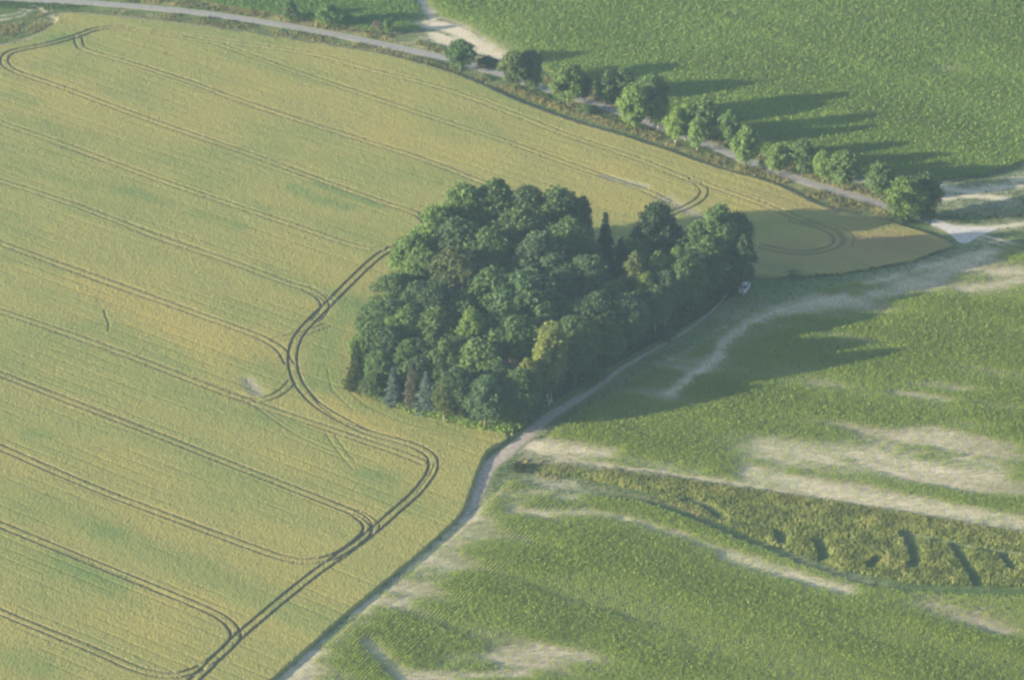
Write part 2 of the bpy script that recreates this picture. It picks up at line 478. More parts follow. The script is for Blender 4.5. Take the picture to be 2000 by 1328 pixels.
ground = link('ground', mesh_np('ground', np.stack([GX, GY, gzp], -1).reshape(-1, 3), [quads],
              dict(sand=padm(sand).ravel(), dry=padm(np.clip(dry * (0.6 + .8 * nz), 0, 1)).ravel(), litter=padm(litter).ravel(),
                   field=padm((maize_m | wheat_m) * 1.0).ravel(), dark_soil=padm(cut * ditch_m * .4).ravel()), [M_ground], True))
tag(ground, 'flat farmland of grass verges and pale sandy soil under the crops', 'ground', kind='structure')

# ------------------------------------------------------------------ road, path


def ribbon(name, line, half, z, m, jitter=0.15, across=5):
    line = np.asarray(line)
    d = np.gradient(line, axis=0); d /= np.linalg.norm(d, axis=1)[:, None]
    nrm = np.stack([-d[:, 1], d[:, 0]], 1)
    half = np.broadcast_to(half, (len(line),))
    s = np.arange(len(line))
    ja = 1 + jitter * (fbm(s / 3.0, s * 0 + .3, 5) - .5) * 2; jb = 1 + jitter * (fbm(s / 3.0, s * 0 + 7.3, 6) - .5) * 2
    V = []
    E = []
    for k in range(across):
        f = k / (across - 1) * 2 - 1
        w = half * np.where(f < 0, ja, jb) * f
        p = line + nrm * w[:, None]
        V.append(np.column_stack([p, np.full(len(p), z + 0.05 * (1 - f * f))])); E.append(np.full(len(p), f))
    V = np.stack(V, 1).reshape(-1, 3); E = np.stack(E, 1).ravel()
    n = len(line); i = np.arange(n * across).reshape(n, across)
    q = np.stack([i[:-1, 1:], i[:-1, :-1], i[1:, :-1], i[1:, 1:]], -1).reshape(-1, 4)
    return link(name, mesh_np(name, V, [q], dict(across=E), [m], True))


t = NT('worn_asphalt')
e = t.math('ABSOLUTE', t.attr('across')); nn = t.noise(1.2, 5)
c = t.mix(t.ramp(nn, .3, .7), (0.19, 0.185, 0.18), (0.25, 0.245, 0.24))
c = t.mix(t.math('MULTIPLY', t.ramp(t.math('ADD', e, t.math('MULTIPLY', nn, .6)), 1.0, 1.3), .8), c, (0.36, 0.32, 0.23))
M_road = t.finish(c, 0.9, .2)
rd = ribbon('road', road_line, 1.65, 0.0, M_road, .10)
tag(rd, 'narrow grey farm road running along the tree row', 'road', kind='structure')
t = NT('junction_gravel')
nn = t.noise(1.0, 5)
M_junc = t.finish(t.mix(t.ramp(nn, .3, .7), (0.36, 0.345, 0.33), (0.46, 0.445, 0.43)), .9, .2)
jp = [(1822, 427), (1838, 433), (1860, 440), (1885, 443), (1915, 444), (1950, 446), (1930, 455), (1912, 463), (1900, 470), (1888, 476), (1874, 474), (1864, 466), (1850, 455), (1834, 446), (1818, 440)]
jq = smooth_line(G(jp + jp[:1]), 0.8)[:-1]
JV = np.column_stack([jq, np.full(len(jq), .075)]); JQ = np.arange(len(jq))[::-1][None]
tag(link('road_junction', mesh_np('road_junction', JV, [JQ], None, [M_junc], True)), 'pale paved wedge where the road meets the field tracks', 'road', kind='structure')
t = NT('path_dirt')
e = t.math('ABSOLUTE', t.attr('across')); nn = t.noise(.9, 5); n5 = t.noise(4, 3)
c = t.mix(t.ramp(nn, .3, .7), (0.24, 0.21, 0.18), (0.35, 0.31, 0.265))
c = t.mix(t.ramp(t.math('ADD', e, t.math('MULTIPLY', n5, .9)), 1.0, 1.45), c, (0.13, 0.15, 0.06))
M_path = t.finish(c, 0.95, .1, bump=(nn, .5, .1))
pl = len(path_line); pf = np.linspace(0, 1, pl)
pw = np.interp(pf, [0, .06, .2, .35, .45, .6, .8, 1], [1.0, 1.6, 2.0, 1.8, 1.4, .85, .5, .2])
tag(ribbon('dirt_path', path_line, pw, 0.0, M_path, .3, 7), 'pale dirt path skirting the copse between wheat and maize', 'path', kind='structure')

# ------------------------------------------------------------------ wheat: a standing canopy with real wheel ruts sunk into it
print('wheat')
WG = Grid(-146, 112, -178, 210, 0.22, 0.28)
hz = CROP
wpoly = G(WHEAT, hz)
wm = inside(wpoly, WG.X, WG.Y) & ~WG.poly(WOOD) & (WG.dist(smooth_line(G(FRONT), 1.0), 3.0) > 2.3)
dedge = WG.dist(smooth_line(np.vstack([wpoly, wpoly[:1]]), 1.5), 2.0)
np.minimum(dedge, WG.dist(smooth_line(G(WOOD + WOOD[:1]), 1.5), 2.0), out=dedge)
rut = np.zeros(WG.X.shape); rut_soil_shade = np.zeros(WG.X.shape)
for uv, hw, s in TRAM.values():
    D = WG.dist(smooth_line(G(uv, hz * .75), 1.0), 2.2, False)
    wob = 1 + .35 * (fbm(WG.X / 2.5, WG.Y / 2.5, 21, 2) - .5)
    np.maximum(rut, s * (1 - sstep(hw * wob * .6, hw * wob * 1.2, np.abs(D - 0.92))), out=rut)
    np.maximum(rut_soil_shade, s * (1 - sstep(hw * wob * 1.0, hw * wob * 1.25 + .24, np.abs(D - 0.92))), out=rut_soil_shade)  # wider than the groove: paints shade between stems over its sunlit walls
for uv, hw, s in SINGLE:
    D = WG.dist(smooth_line(G(uv, hz), 1.0), 1.6)
    s *= .45; hw *= .8
    np.maximum(rut, s * (1 - sstep(hw * .7, hw * 1.6, D)), out=rut)
    np.maximum(rut_soil_shade, s * (1 - sstep(hw * .9, hw * 1.6 + .16, D)), out=rut_soil_shade)
wob = np.clip(.75 + .6 * fbm(WG.X / 4, WG.Y / 4, 31, 2), 0, 1); rut *= wob; rut_soil_shade *= wob * .85
# sowing bouts: thin gaps every three metres, along the tramlines
ta, tb = at(0, 1024, hz), at(414, 1194, hz)
td = (tb - ta) / np.linalg.norm(tb - ta); tn = np.array([-td[1], td[0]])
ac = WG.X * tn[0] + WG.Y * tn[1]; al = WG.X * td[0] + WG.Y * td[1]
ph = ac + .25 * (fbm(al / 30, ac / 9, 41, 2) - .5)
bout = np.exp(-(((ph / 3.0) % 1.0 - .5) * 3.0 / .14) ** 2) * sstep(.38, .62, fbm(al / 22, ac / 4, 42, 3))
rows = .5 + .5 * np.sin(ph / 0.5 * 2 * math.pi)
lodged = np.zeros(WG.X.shape)
lodged = .8 * WG.soft([(484, 743), (492, 754), (503, 768)], 1.3, .5)
lodged = np.maximum(lodged, .75 * WG.soft([(1180, 349), (1215, 358), (1260, 370)], 1.0)); lodged = np.maximum(lodged, .6 * WG.soft([(1300, 392), (1330, 410), (1360, 425)], 1.6))
lodged = np.clip(lodged * (.7 + .6 * fbm(WG.X / 1.2, WG.Y / 1.2, 51)), 0, 1)
green = np.zeros(WG.X.shape); gold = np.zeros(WG.X.shape)
for uv, hw, s in [([(570, 365), (620, 388), (680, 405)], 2.2, .9), ([(620, 358), (690, 385), (740, 402)], 1.5, 1.0), ([(250, 370), (290, 385), (330, 398)], 2, .6), ([(380, 415), (430, 430), (480, 445)], 2, .7),
                  ([(480, 398), (520, 408)], 1.2, .6), ([(110, 1090), (160, 1115), (225, 1142)], 3.0, 1.0), ([(715, 922), (760, 932)], 3, .9), ([(20, 185), (60, 200)], 2.5, .6), ([(640, 740), (630, 690), (650, 640), (690, 590)], 4.5, .8),
                  ([(700, 790), (800, 815), (900, 842)], 2.2, .55), ([(510, 800), (600, 845), (680, 890)], 2.5, .5), ([(190, 640), (300, 690), (350, 715)], 4.0, .55), ([(60, 850), (75, 850)], 2.5, .6), ([(200, 1035), (220, 1040)], 3, .5),
                  ([(40, 1290), (90, 1310)], 4, .7), ([(840, 250), (900, 270)], 4, .35), ([(1150, 150), (1200, 240)], 2, .2), ([(30, 80), (120, 78)], 4, .7), ([(100, 130), (150, 125)], 5, .4), ([(1480, 440), (1600, 425), (1760, 440)], 3, .35)]:
    np.maximum(green, s * WG.soft(uv, hw, hz), out=green)
for uv, hw, s in [([(300, 620), (380, 655), (440, 690)], 6, .9), ([(100, 520), (250, 590)], 6, .5), ([(600, 300), (800, 260), (1000, 330)], 8, .4), ([(1200, 330), (1330, 380), (1450, 415)], 5, .6), ([(350, 1190), (300, 1230)], 5, .5),
                  ([(620, 760), (660, 795), (720, 830), (790, 855)], 1.0, .8), ([(1100, 380), (1220, 410)], 5, .6), ([(60, 150), (150, 190)], 6, .4)]:
    np.maximum(gold, s * WG.soft(uv, hw, hz), out=gold)
red = np.clip(WG.soft([(1700, 470), (1760, 470), (1800, 476)], 6, hz) * .85 + WG.soft([(1500, 500), (1600, 510), (1720, 505)], 8, hz) * .5 + WG.soft([(1500, 380), (1600, 405), (1680, 425)], 4, hz) * .4, 0, 1)
mot = fbm((al) / 26, ac / 9, 61, 4)
green = np.clip(green + sstep(.5, .75, mot) * .45, 0, 1) * (.55 + .9 * fbm(WG.X / 1.5, WG.Y / 1.5, 62, 3))
gold = np.clip(gold * (.6 + .7 * mot) + sstep(.5, .3, mot) * .35, 0, 1)
r1 = rng.random(WG.X.shape)
clump = fbm(WG.X / 1.3, WG.Y / 1.3, 71, 3)
wz = hz + .038 * (r1 - .5) * 2 + .06 * (clump - .5) + .02 * (rows - .5) - .10 * bout + .12 * (mot - .5)
wz -= lodged * (hz - .5)
wz = wz * (1 - rut) + rut * (0.40 + .04 * r1)
wz = np.where(dedge < .75, wz * sstep(-.15, .7, dedge + .5 * (clump - .5)), wz)
wz = np.maximum(wz, .012)
Vx = WG.X + (rng.random(WG.X.shape) - .5) * .14; Vy = WG.Y + (rng.random(WG.X.shape) - .5) * .18
ny, nx = WG.X.shape
idx = np.arange(ny * nx).reshape(ny, nx)
ok = wm[:-1, :-1] & wm[:-1, 1:] & wm[1:, 1:] & wm[1:, :-1]
q = np.stack([idx[:-1, :-1], idx[:-1, 1:], idx[1:, 1:], idx[1:, :-1]], -1)[ok]
used = np.unique(q); remap = np.full(ny * nx, -1); remap[used] = np.arange(len(used))
sel = lambda M: M.ravel()[used]
t = NT('wheat')
nf = t.noise(1.7, 6, .72); nl = t.noise(.16, 4)
c = t.mix(t.ramp(nf, .3, .7), (0.202, 0.206, 0.064), (0.278, 0.266, 0.084))
c = t.mix(t.math('MULTIPLY', t.attr('gold'), .7), c, (0.335, 0.275, 0.083))
c = t.mix(t.math('MULTIPLY', t.attr('green'), .85), c, t.mix(nf, (0.105, 0.168, 0.046), (0.165, 0.218, 0.066)))
c = t.mix(t.math('MULTIPLY', t.attr('red'), .6), c, (0.24, 0.15, 0.09))
c = t.mix(t.attr('flat'), c, t.mix(nf, (0.20, 0.195, 0.17), (0.29, 0.28, 0.24)))
c = t.mix(t.attr('rut'), c, t.mix(nf, (0.098, 0.092, 0.052), (0.15, 0.134, 0.080)))  # soil colour plus painted stem shade on the groove walls
M_wheat = t.finish(c, .85, .15, transl=.12)
wheat = link('wheat_crop', mesh_np('wheat_crop', np.stack([sel(Vx), sel(Vy), sel(wz)], 1), [remap[q]],
             dict(rut=sel(np.maximum(rut_soil_shade, bout * .25)), green=sel(green), gold=sel(gold), red=sel(red), flat=sel(lodged)), [M_wheat], False))
tag(wheat, 'ripening yellow green wheat crossed by twin tractor tramlines', 'wheat crop', kind='stuff')

# ------------------------------------------------------------------ loose leaf and blade geometry


def unit(a):
    return a / np.maximum(1e-9, np.linalg.norm(a, axis=-1, keepdims=True))


def leaf_quads(P, N, size, r, narrow=.62):
    """rhombic leaves centred on P facing N"""
    n = len(P)
    T = unit(np.cross(N, r.normal(size=(n, 3))))
    B = np.cross(N, T)
    s = np.broadcast_to(size, (n,))[:, None]
    bend = N * s * .25
    V = np.stack([P + T * s - bend, P + B * s * narrow, P - T * s - bend, P - B * s * narrow], 1).reshape(-1, 3)
    q = np.arange(4 * n).reshape(n, 4)
    return V, q


def blades(P, h, w, r, lean=.35, k=2):
    """narrow upright blades: k per point, each a bent quad and tip"""
    P = np.repeat(P, k, 0); n = len(P)
    h = np.repeat(np.broadcast_to(h, (n // k,)), k) * (.65 + .6 * r.random(n))
    a = r.random(n) * 6.283
    T = np.stack([np.cos(a), np.sin(a), 0 * a], 1)
    b = r.random(n) * 6.283; L = np.stack([np.cos(b), np.sin(b), 0 * b], 1) * (lean * h * r.random(n))[:, None]
    P = P + L[:, [1, 0, 2]] * .4
    w = (np.repeat(np.broadcast_to(w, (n // k,)), k) if np.ndim(w) else np.full(n, w))[:, None]
    up = np.array([0, 0, 1.0])
    V = np.stack([P - T * w, P + T * w, P + L * .4 + up * (h * .6)[:, None] + T * w * .8, P + L * .4 + up * (h * .6)[:, None] - T * w * .8,
                  P + L + up * h[:, None]], 1).reshape(-1, 3)
    i = np.arange(n)[:, None] * 5
    return V, i + np.array([[0, 1, 2, 3]]), i + np.array([[3, 2, 4]]), n


def maize_soup(P, sc, r, leaves=7, reach=.5, w=.075):
    """maize plants at P (ground xy): arching leaves round a stalk"""
    n = len(P)
    a = (r.random((n, 1)) * 6.283 + np.arange(leaves)[None, :] * 2.4 + r.normal(size=(n, leaves)) * .35)
    s = sc[:, None] * (.8 + .4 * r.random((n, leaves)))
    zb = sc[:, None] * (.12 + .6 * np.arange(leaves)[None, :] / leaves)
    D = np.stack([np.cos(a), np.sin(a)], -1)
    S = np.stack([-np.sin(a), np.cos(a)], -1)
    B = np.concatenate([np.broadcast_to(P[:, None, :], (n, leaves, 2)), zb[..., None]], -1)

    def pt(f, up, side):
        xy = B[..., :2] + D * (s * reach * f)[..., None] + S * (np.sqrt(s) * w * side)[..., None]
        return np.concatenate([xy, (B[..., 2] + s * up)[..., None]], -1)
    V = np.stack([pt(.0, 0, -.6), pt(.0, 0, .6), pt(.42, .46, 1), pt(.42, .46, -1), pt(1.0, .50, 0)], 2).reshape(-1, 3)
    i = np.arange(n * leaves)[:, None] * 5
    return V, i + np.array([[0, 1, 2, 3]]), i + np.array([[3, 2, 4]]), n * leaves


# ------------------------------------------------------------------ maize fields
print('maize')
def maize_field(name, label, uv, mask, rowdir_uv, step, rowgap, hgt, col, seed, head=None, leaves=7, w=.085, pamp=.5):
    r = np.random.default_rng(seed)
    pg = G(uv); x0, y0 = pg.min(0); x1, y1 = pg.max(0)
    x0, x1, y0, y1 = max(x0, -150), min(x1, 150), max(y0, -185), min(y1, 215)

    def rows_along(d, keep):
        d = d / np.linalg.norm(d); nn_ = np.array([-d[1], d[0]])
        L = math.hypot(x1 - x0, y1 - y0)
        A, B = np.meshgrid(np.arange(-L, L, step), np.arange(-L, L, rowgap))
        A = A + (r.random(A.shape) - .5) * step * .9; B = B + (r.random(B.shape) - .5) * .12
        c0 = np.array([(x0 + x1) / 2, (y0 + y1) / 2])
        P = c0 + A.reshape(-1, 1) * d + B.reshape(-1, 1) * nn_
        m = (P[:, 0] > x0) & (P[:, 0] < x1) & (P[:, 1] > y0) & (P[:, 1] < y1)
        P = P[m]
        P = P[GR.sample(mask, P[:, 0], P[:, 1])]
        return P[keep(P)]
    d1 = np.diff(G(rowdir_uv), axis=0)[0]
    if head is None:
        P = rows_along(d1, lambda P: np.ones(len(P), bool))
    else:
        hl = smooth_line(G(head[0]), 2.0)
        hd = GR.dist(hl, head[1] + 1) < head[1]
        P = np.vstack([rows_along(d1, lambda P: ~GR.sample(hd, P[:, 0], P[:, 1])),
                       rows_along(hl[-1] - hl[0], lambda P: GR.sample(hd, P[:, 0], P[:, 1]))])
    sd = np.clip(GR.sample(sand, P[:, 0], P[:, 1]) * (.6 + .55 * r.random(len(P))), 0, 1)
    pa = P @ (d1 / np.linalg.norm(d1)); pb = P @ (np.array([-d1[1], d1[0]]) / np.linalg.norm(d1))
    patch = .6 * fbm(pa / 34, pb / 7, seed, 4) + .4 * fbm(P[:, 0] / 30, P[:, 1] / 30, seed + 3, 2)
    vig = np.clip(1.15 - .98 * sd ** .72 - pamp * sstep(.44, .66, patch) + .15 * (fbm(P[:, 0] / 2, P[:, 1] / 2, seed + 9, 2) - .5), .16, 1.1)
    keep = r.random(len(P)) < np.clip(.36 + .95 * vig, 0, 1)
    keep &= GR.sample(droad, P[:, 0], P[:, 1]) > 4.0
    keep &= GR.sample(dpath, P[:, 0], P[:, 1]) > 2.4
    P, vig, patch, sd = P[keep], vig[keep], patch[keep], sd[keep]
    sc = hgt * np.clip(vig, .34, 1.1) * (.9 + .2 * r.random(len(P)))
    V, q4, q3, nl_ = maize_soup(P, sc, r, leaves, w=w)
    tint = np.clip(.35 + .45 * (1 - vig) + .6 * (patch - .45) + .18 * (r.random(len(P)) - .5), 0, 1)
    tint = np.repeat(tint, leaves * 5) + .10 * (np.repeat(r.random(nl_), 5) - .5)
    o = link(name, mesh_np(name, V, [q4, q3], dict(tint=np.clip(tint, 0, 1)), [leaf_material(name + '_leaf', col, .5, .82, 1.6, (0.33, 0.36, 0.07))], False))
    return tag(o, label, 'maize crop', kind='stuff')


HEADL = [(960, 975), (920, 1020), (830, 1100), (700, 1210), (570, 1328), (480, 1400)]
maize_field('maize_crop', 'green maize in the near field with sparse sandy patches at the bottom right', MAIZE_NEAR, near_m, [(1200, 1150), (1600, 1255)], .31, .75, .88, (0.215, 0.285, 0.052), 3, (HEADL, 15), 7)
maize_field('maize_crop', 'green maize right of the copse, thin around the bright bare soil', MAIZE_MID, mid_m & ~ditch_m, [(1300, 850), (1800, 935)], .32, .75, .88, (0.215, 0.285, 0.052), 4, None, 7)
maize_field('maize_crop', 'broad green maize field beyond the roadside tree row', MAIZE_FAR_B, far_b, [(1200, 100), (1700, 250)], .45, .75, 1.1, (0.178, 0.258, 0.054), 5, None, 6, .1, .2)
maize_field('maize_crop', 'maize strip beyond the road left of the sandy farm track', MAIZE_FAR_A, far_a, [(500, 0), (700, 40)], .45, .75, 1.1, (0.135, 0.225, 0.056), 6, None, 6, .1, .2)

# ------------------------------------------------------------------ rough grass, reeds, nettles, undergrowth
print('grasses')
def scatter(mask, per, r):
    j, i = np.nonzero(mask)
    k = r.integers(0, len(j), int(len(j) * per))
    return np.column_stack([GR.xs[i[k]] + (r.random(len(k)) - .5) * .5, GR.ys[j[k]] + (r.random(len(k)) - .5) * .5])


def grass_stuff(name, label, cat, mask, per, h, w, col, warm, seed, lean=.4, k=3, lo=.7, hi=1.3, hn=8.0):
    r = np.random.default_rng(seed)
    P = scatter(mask, per, r)
    hh = h * (.72 + .56 * fbm(P[:, 0] / hn * 4, P[:, 1] / hn * 4, seed, 3))
    z = GR.sample(gz, P[:, 0], P[:, 1])
    V, q4, q3, n = blades(np.column_stack([P, z]), hh, w, r, lean, k)
    tn_ = np.repeat(np.repeat(fbm(P[:, 0] / 3, P[:, 1] / 3, seed + 1, 3), k) * 1.6 - .3 + .25 * (r.random(n) - .5), 5)
    o = link(name, mesh_np(name, V, [q4, q3], dict(tint=np.clip(tn_, 0, 1)), [leaf_material(name + '_blades', col, .3, lo, hi, warm)], False))
    return tag(o, label, cat, kind='stuff')


view = (np.abs(GR.X) < 140) & (GR.Y > -180) & (GR.Y < 215)
cutm = (cut * ditch_m) > .35
npick = fbm(GR.X / 5, GR.Y / 5, 88, 3)
straw = (0.36, 0.29, 0.12)
junction_m = GR.dist(np.vstack([jq, jq[:1]]), 2) < 1.2
junction_m |= inside(jq, GR.X, GR.Y)
grass_stuff('reed_grass', 'rough green and straw grass filling the wedge shaped ditch strip', 'rough grass', ditch_m & ~cutm & view, 3.0, .70, .07, (0.205, 0.245, 0.064), (0.46, 0.41, 0.17), 21, .5, 3)
grass_stuff('dry_grass', 'straw coloured dry grass along the ditch, the road and the field corners', 'dry grass', (dry > .42) & view & ~wheat_m & ~junction_m & (droad > 1.8) & (npick > .38), 1.1, .65, .07, (0.235, 0.215, 0.092), straw, 22, .5, 3)
grass_stuff('verge_grass', 'green grass growing on the verges beside the road', 'grass', (droad < 6.5) & (droad > 2.0) & ~junction_m & ~wheat_m & ~maize_m & view & (npick > .5), 1.4, .5, .07, (0.075, 0.12, 0.035), (0.2, 0.2, 0.06), 23, .5, 3)
other = ~junction_m & ~(wheat_m | maize_m | ditch_m | wood_d) & (droad > 4) & (dpath > 1.9) & (sand < .62) & view
grass_stuff('meadow_grass', 'short green grass between the copse path and the maize', 'grass', other, .8, .28, .06, (0.070, 0.120, 0.034), (0.17, 0.18, 0.05), 24, .6, 3)


def leaf_stuff(name, label, cat, P, hmax, size, col, warm, seed, lo=.7, hi=1.3):
    r = np.random.default_rng(seed)
    z = hmax * np.sqrt(r.random(len(P)))
    N = unit(r.normal(size=(len(P), 3)) * .8 + np.array([-.2, -.3, .9]))
    V, q = leaf_quads(np.column_stack([P, z]), N, size * (.6 + .8 * r.random(len(P))), r)
    ti = np.clip(np.repeat(fbm(P[:, 0] / 2, P[:, 1] / 2, seed, 3), 4) * 1.5 - .25 + .3 * (np.repeat(r.random(len(P)), 4) - .5), 0, 1)
    o = link(name, mesh_np(name, V, [q], dict(tint=ti), [leaf_material(name + '_leaves', col, .35, lo, hi, warm)], False))
    return tag(o, label, cat, kind='stuff')


r = np.random.default_rng(31)
fl = smooth_line(G(FRONT), .4)
k = r.integers(0, len(fl), 17000)
P = fl[k] + np.array([-.2, -.7]) + r.normal(size=(len(k), 2)) * np.array([.8, .9])
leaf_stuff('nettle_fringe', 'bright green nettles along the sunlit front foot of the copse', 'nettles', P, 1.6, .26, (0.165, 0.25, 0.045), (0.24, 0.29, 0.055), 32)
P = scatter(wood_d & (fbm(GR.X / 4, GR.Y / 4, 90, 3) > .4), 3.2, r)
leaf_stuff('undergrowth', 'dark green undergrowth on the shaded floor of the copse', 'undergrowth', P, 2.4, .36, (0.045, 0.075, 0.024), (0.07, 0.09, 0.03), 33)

# ------------------------------------------------------------------ tree meshes


def tube(pts, rad, sides=7):
    pts = np.asarray(pts, float); rad = np.asarray(rad, float)
    V = []
    for i, p in enumerate(pts):
        d = unit(pts[min(i + 1, len(pts) - 1)] - pts[max(i - 1, 0)])
        a = unit(np.cross(d, [0.31, .95, 0.05])); b = np.cross(d, a)
        th = np.arange(sides) / sides * 6.2832
        V.append(p + (np.cos(th)[:, None] * a + np.sin(th)[:, None] * b) * rad[i])
    V = np.vstack(V); i = np.arange(sides); j = (i + 1) % sides
    Q = np.vstack([np.stack([k * sides + i, k * sides + j, (k + 1) * sides + j, (k + 1) * sides + i], 1) for k in range(len(pts) - 1)])
    return V, Q


def join(parts):
    V = []; Q = []; o = 0
    for v, q in parts:
        V.append(v); Q.append(q + o); o += len(v)
    return np.vstack(V), np.vstack(Q)


def trunk_mesh(name, h, r0, reach, seed, m, limbs=6, start=.3, top=.85, bend=.03):
    r = np.random.default_rng(seed)
    zs = np.linspace(0, h * top, 7)
    off = np.cumsum(r.normal(size=(7, 2)) * h * bend * .5, 0); off[0] = 0
    pts = np.column_stack([off, zs]); rad = r0 * np.array([1.35, 1.0, .88, .74, .58, .38, .16])
    parts = [tube(pts, rad)]
    for k in range(limbs):
        f = start + (top - start - .12) * k / max(1, limbs - 1)
        z = f * h
        b = np.array([np.interp(z, zs, off[:, 0]), np.interp(z, zs, off[:, 1]), z])
        a = k * 2.4 + r.random(); L = reach * (.65 + .3 * r.random()) * (1 - .35 * max(0, f - .4))
        d = np.array([math.cos(a), math.sin(a), 0])
        rr = r0 * .42 * (1 - .5 * f)
        parts.append(tube([b - d * rr * .5, b + d * L * .4 + [0, 0, L * .25], b + d * L * .8 + [0, 0, L * .6], b + d * L + [0, 0, L * .85]], [rr, rr * .75, rr * .4, rr * .12], 5))
        e = b + d * L * .4 + [0, 0, L * .25]; d2 = np.array([math.cos(a + .9), math.sin(a + .9), 0])
        parts.append(tube([e, e + d2 * L * .3 + [0, 0, L * .22], e + d2 * L * .5 + [0, 0, L * .5]], [rr * .55, rr * .35, rr * .1], 4))
    V, Q = join(parts)
    return mesh_np(name, V, [Q], None, [m], True)


def crown_mesh(name, a, zlo, zhi, nl, leaves, size, seed, lobe=.42, top_heavy=.55, droop=0.0, ragged=.18, shape='egg', tuft=.25, keep_in=.72):
    """leaf clumps: lobes spread through the crown volume, leaves on their outer skins"""
    r = np.random.default_rng(seed)
    c = (zhi - zlo) / 2; zc = zlo + c
    ctr = []; rad = []
    for k in range(nl):
        for _ in range(30):
            f = (k + .5) / nl
            u = 1 - 2 * f; th = k * 2.39996 + r.normal() * .35
            u = np.clip(u + r.normal() * .12, -1, 1)
            w = math.sqrt(max(0, 1 - u * u))
            if shape == 'egg':
                w *= (1.0 - .28 * max(0, u)) * (1.0 - .12 * max(0, -u))
            if shape == 'tall':
                w *= (.95 - .45 * max(0, u))
            q = .55 + .25 * r.random()
            p = np.array([a * q * w * math.cos(th), a * q * w * math.sin(th), zc + c * u * .74])
            break
        ctr.append(p); rad.append(a * lobe * (.75 + .5 * r.random()) * (1 - .2 * max(0, u)))
    for k in range(max(2, nl // 5)):                # inner lobes fill the heart
        ctr.append(np.array([r.normal() * a * .2, r.normal() * a * .2, zc + r.uniform(-.5, .5) * c])); rad.append(a * lobe * 1.1)
    ctr = np.array(ctr); rad = np.array(rad)
    w = rad ** 2; cnt = (leaves * w / w.sum()).astype(int)
    Ps = []; Ns = []; Ts = []
    for k in range(len(ctr)):
        d = unit(r.normal(size=(cnt[k], 3)))
        d[:, 2] = np.where(d[:, 2] < -.35, -d[:, 2], d[:, 2])
        bump = 1 + ragged * np.sin(d[:, 0] * 5 + k) * np.cos(d[:, 1] * 6 + k * 2) + ragged * .7 * r.normal(size=cnt[k]) * .5
        p = ctr[k] + d * (rad[k] * (.72 + .32 * r.random(cnt[k]) ** .5) * bump)[:, None] * np.array([1, 1, .85 + droop])
        # drop leaves buried well inside another lobe
        dm = np.linalg.norm(p[:, None, :] - ctr[None], axis=2) / rad[None]
        dm[:, k] = 9
        ok_ = dm.min(1) > keep_in
        p = p[ok_]; d = d[ok_]
        nrm = unit(d + r.normal(size=d.shape) * .45 + np.array([0, 0, .15]))
        if droop:
            p[:, 2] -= droop * rad[k] * .6 * r.random(len(p)) * np.hypot(d[:, 0], d[:, 1])
        Ps.append(p); Ns.append(nrm)
        tk = r.random()
        Ts.append(np.clip(.42 + .30 * (tk - .5) + .30 * (r.random(len(p)) - .5), 0, 1))
    # loose sprays that break the outline
    nsp = int(leaves * .05)
    k = r.integers(0, nl, nsp); d = unit(r.normal(size=(nsp, 3)) + unit(ctr[k] - [0, 0, zc]) * .8)
    Ps.append(ctr[k] + d * (rad[k] * (1.02 + tuft * r.random(nsp)))[:, None]); Ns.append(unit(r.normal(size=(nsp, 3)))); Ts.append(.4 + .25 * r.random(nsp))
    P = np.vstack(Ps); N = np.vstack(Ns); T = np.concatenate(Ts)
    P[:, 2] = np.maximum(P[:, 2], .15)
    V, q = leaf_quads(P, N, size * (.65 + .7 * r.random(len(P))), r)
    return mesh_np(name, V, [q], dict(tint=np.repeat(T, 4)), [M_leaf], False)


def spruce_mesh(name, h, r0, seed, whorls=15, size=.34):
    r = np.random.default_rng(seed)
    Ps = []; Ns = []; Ts = []
    for w in range(whorls):
        f = w / (whorls - 1)
        z = h * (.05 + .93 * f); rr = r0 * (1 - f) ** .85 + .12
        nb = int(7 + 5 * (1 - f))
        tk = r.random()
        for b in range(nb):
            a = b / nb * 6.283 + w * .9 + r.normal() * .15
            L = rr * (.6 + .65 * r.random()) * (1 + .18 * math.sin(a * 2 + seed)); n = int(14 + 30 * L / r0)
            s = r.random(n) ** .6
            side = r.normal(size=n) * .16 * L * (1.1 - s)
            x = math.cos(a) * L * s - math.sin(a) * side; y = math.sin(a) * L * s + math.cos(a) * side
            zz = z - .30 * L * s ** 1.5 + .12 * r.normal(size=n) - .12 * np.abs(side)
            Ps.append(np.column_stack([x, y, zz]))
            Ns.append(unit(np.column_stack([np.full(n, math.cos(a) * .35), np.full(n, math.sin(a) * .35), np.ones(n)]) + r.normal(size=(n, 3)) * .35))
            Ts.append(np.clip(.38 + .2 * (tk - .5) + .3 * (s - .5) + .2 * (r.random(n) - .5), 0, 1))
    n = 60
    Ps.append(np.column_stack([r.normal(size=n) * .08, r.normal(size=n) * .08, h * (.93 + .09 * r.random(n))])); Ns.append(unit(r.normal(size=(n, 3)))); Ts.append(np.full(n, .5))
    P = np.vstack(Ps); P[:, 2] = np.maximum(P[:, 2], .1)
    V, q = leaf_quads(P, np.vstack(Ns), size * (.6 + .7 * r.random(len(P))), r, .5)
    return mesh_np(name, V, [q], dict(tint=np.repeat(np.concatenate(Ts), 4)), [M_leaf], False)


print('trees')
KIND = {}                                           # kind -> list of (trunk mesh, crown mesh), reference crown radius, reference height


def variants(kind, n, rad, h, fn_t, fn_c):
    KIND[kind] = ([(fn_t(i), fn_c(i)) for i in range(n)], rad, h)


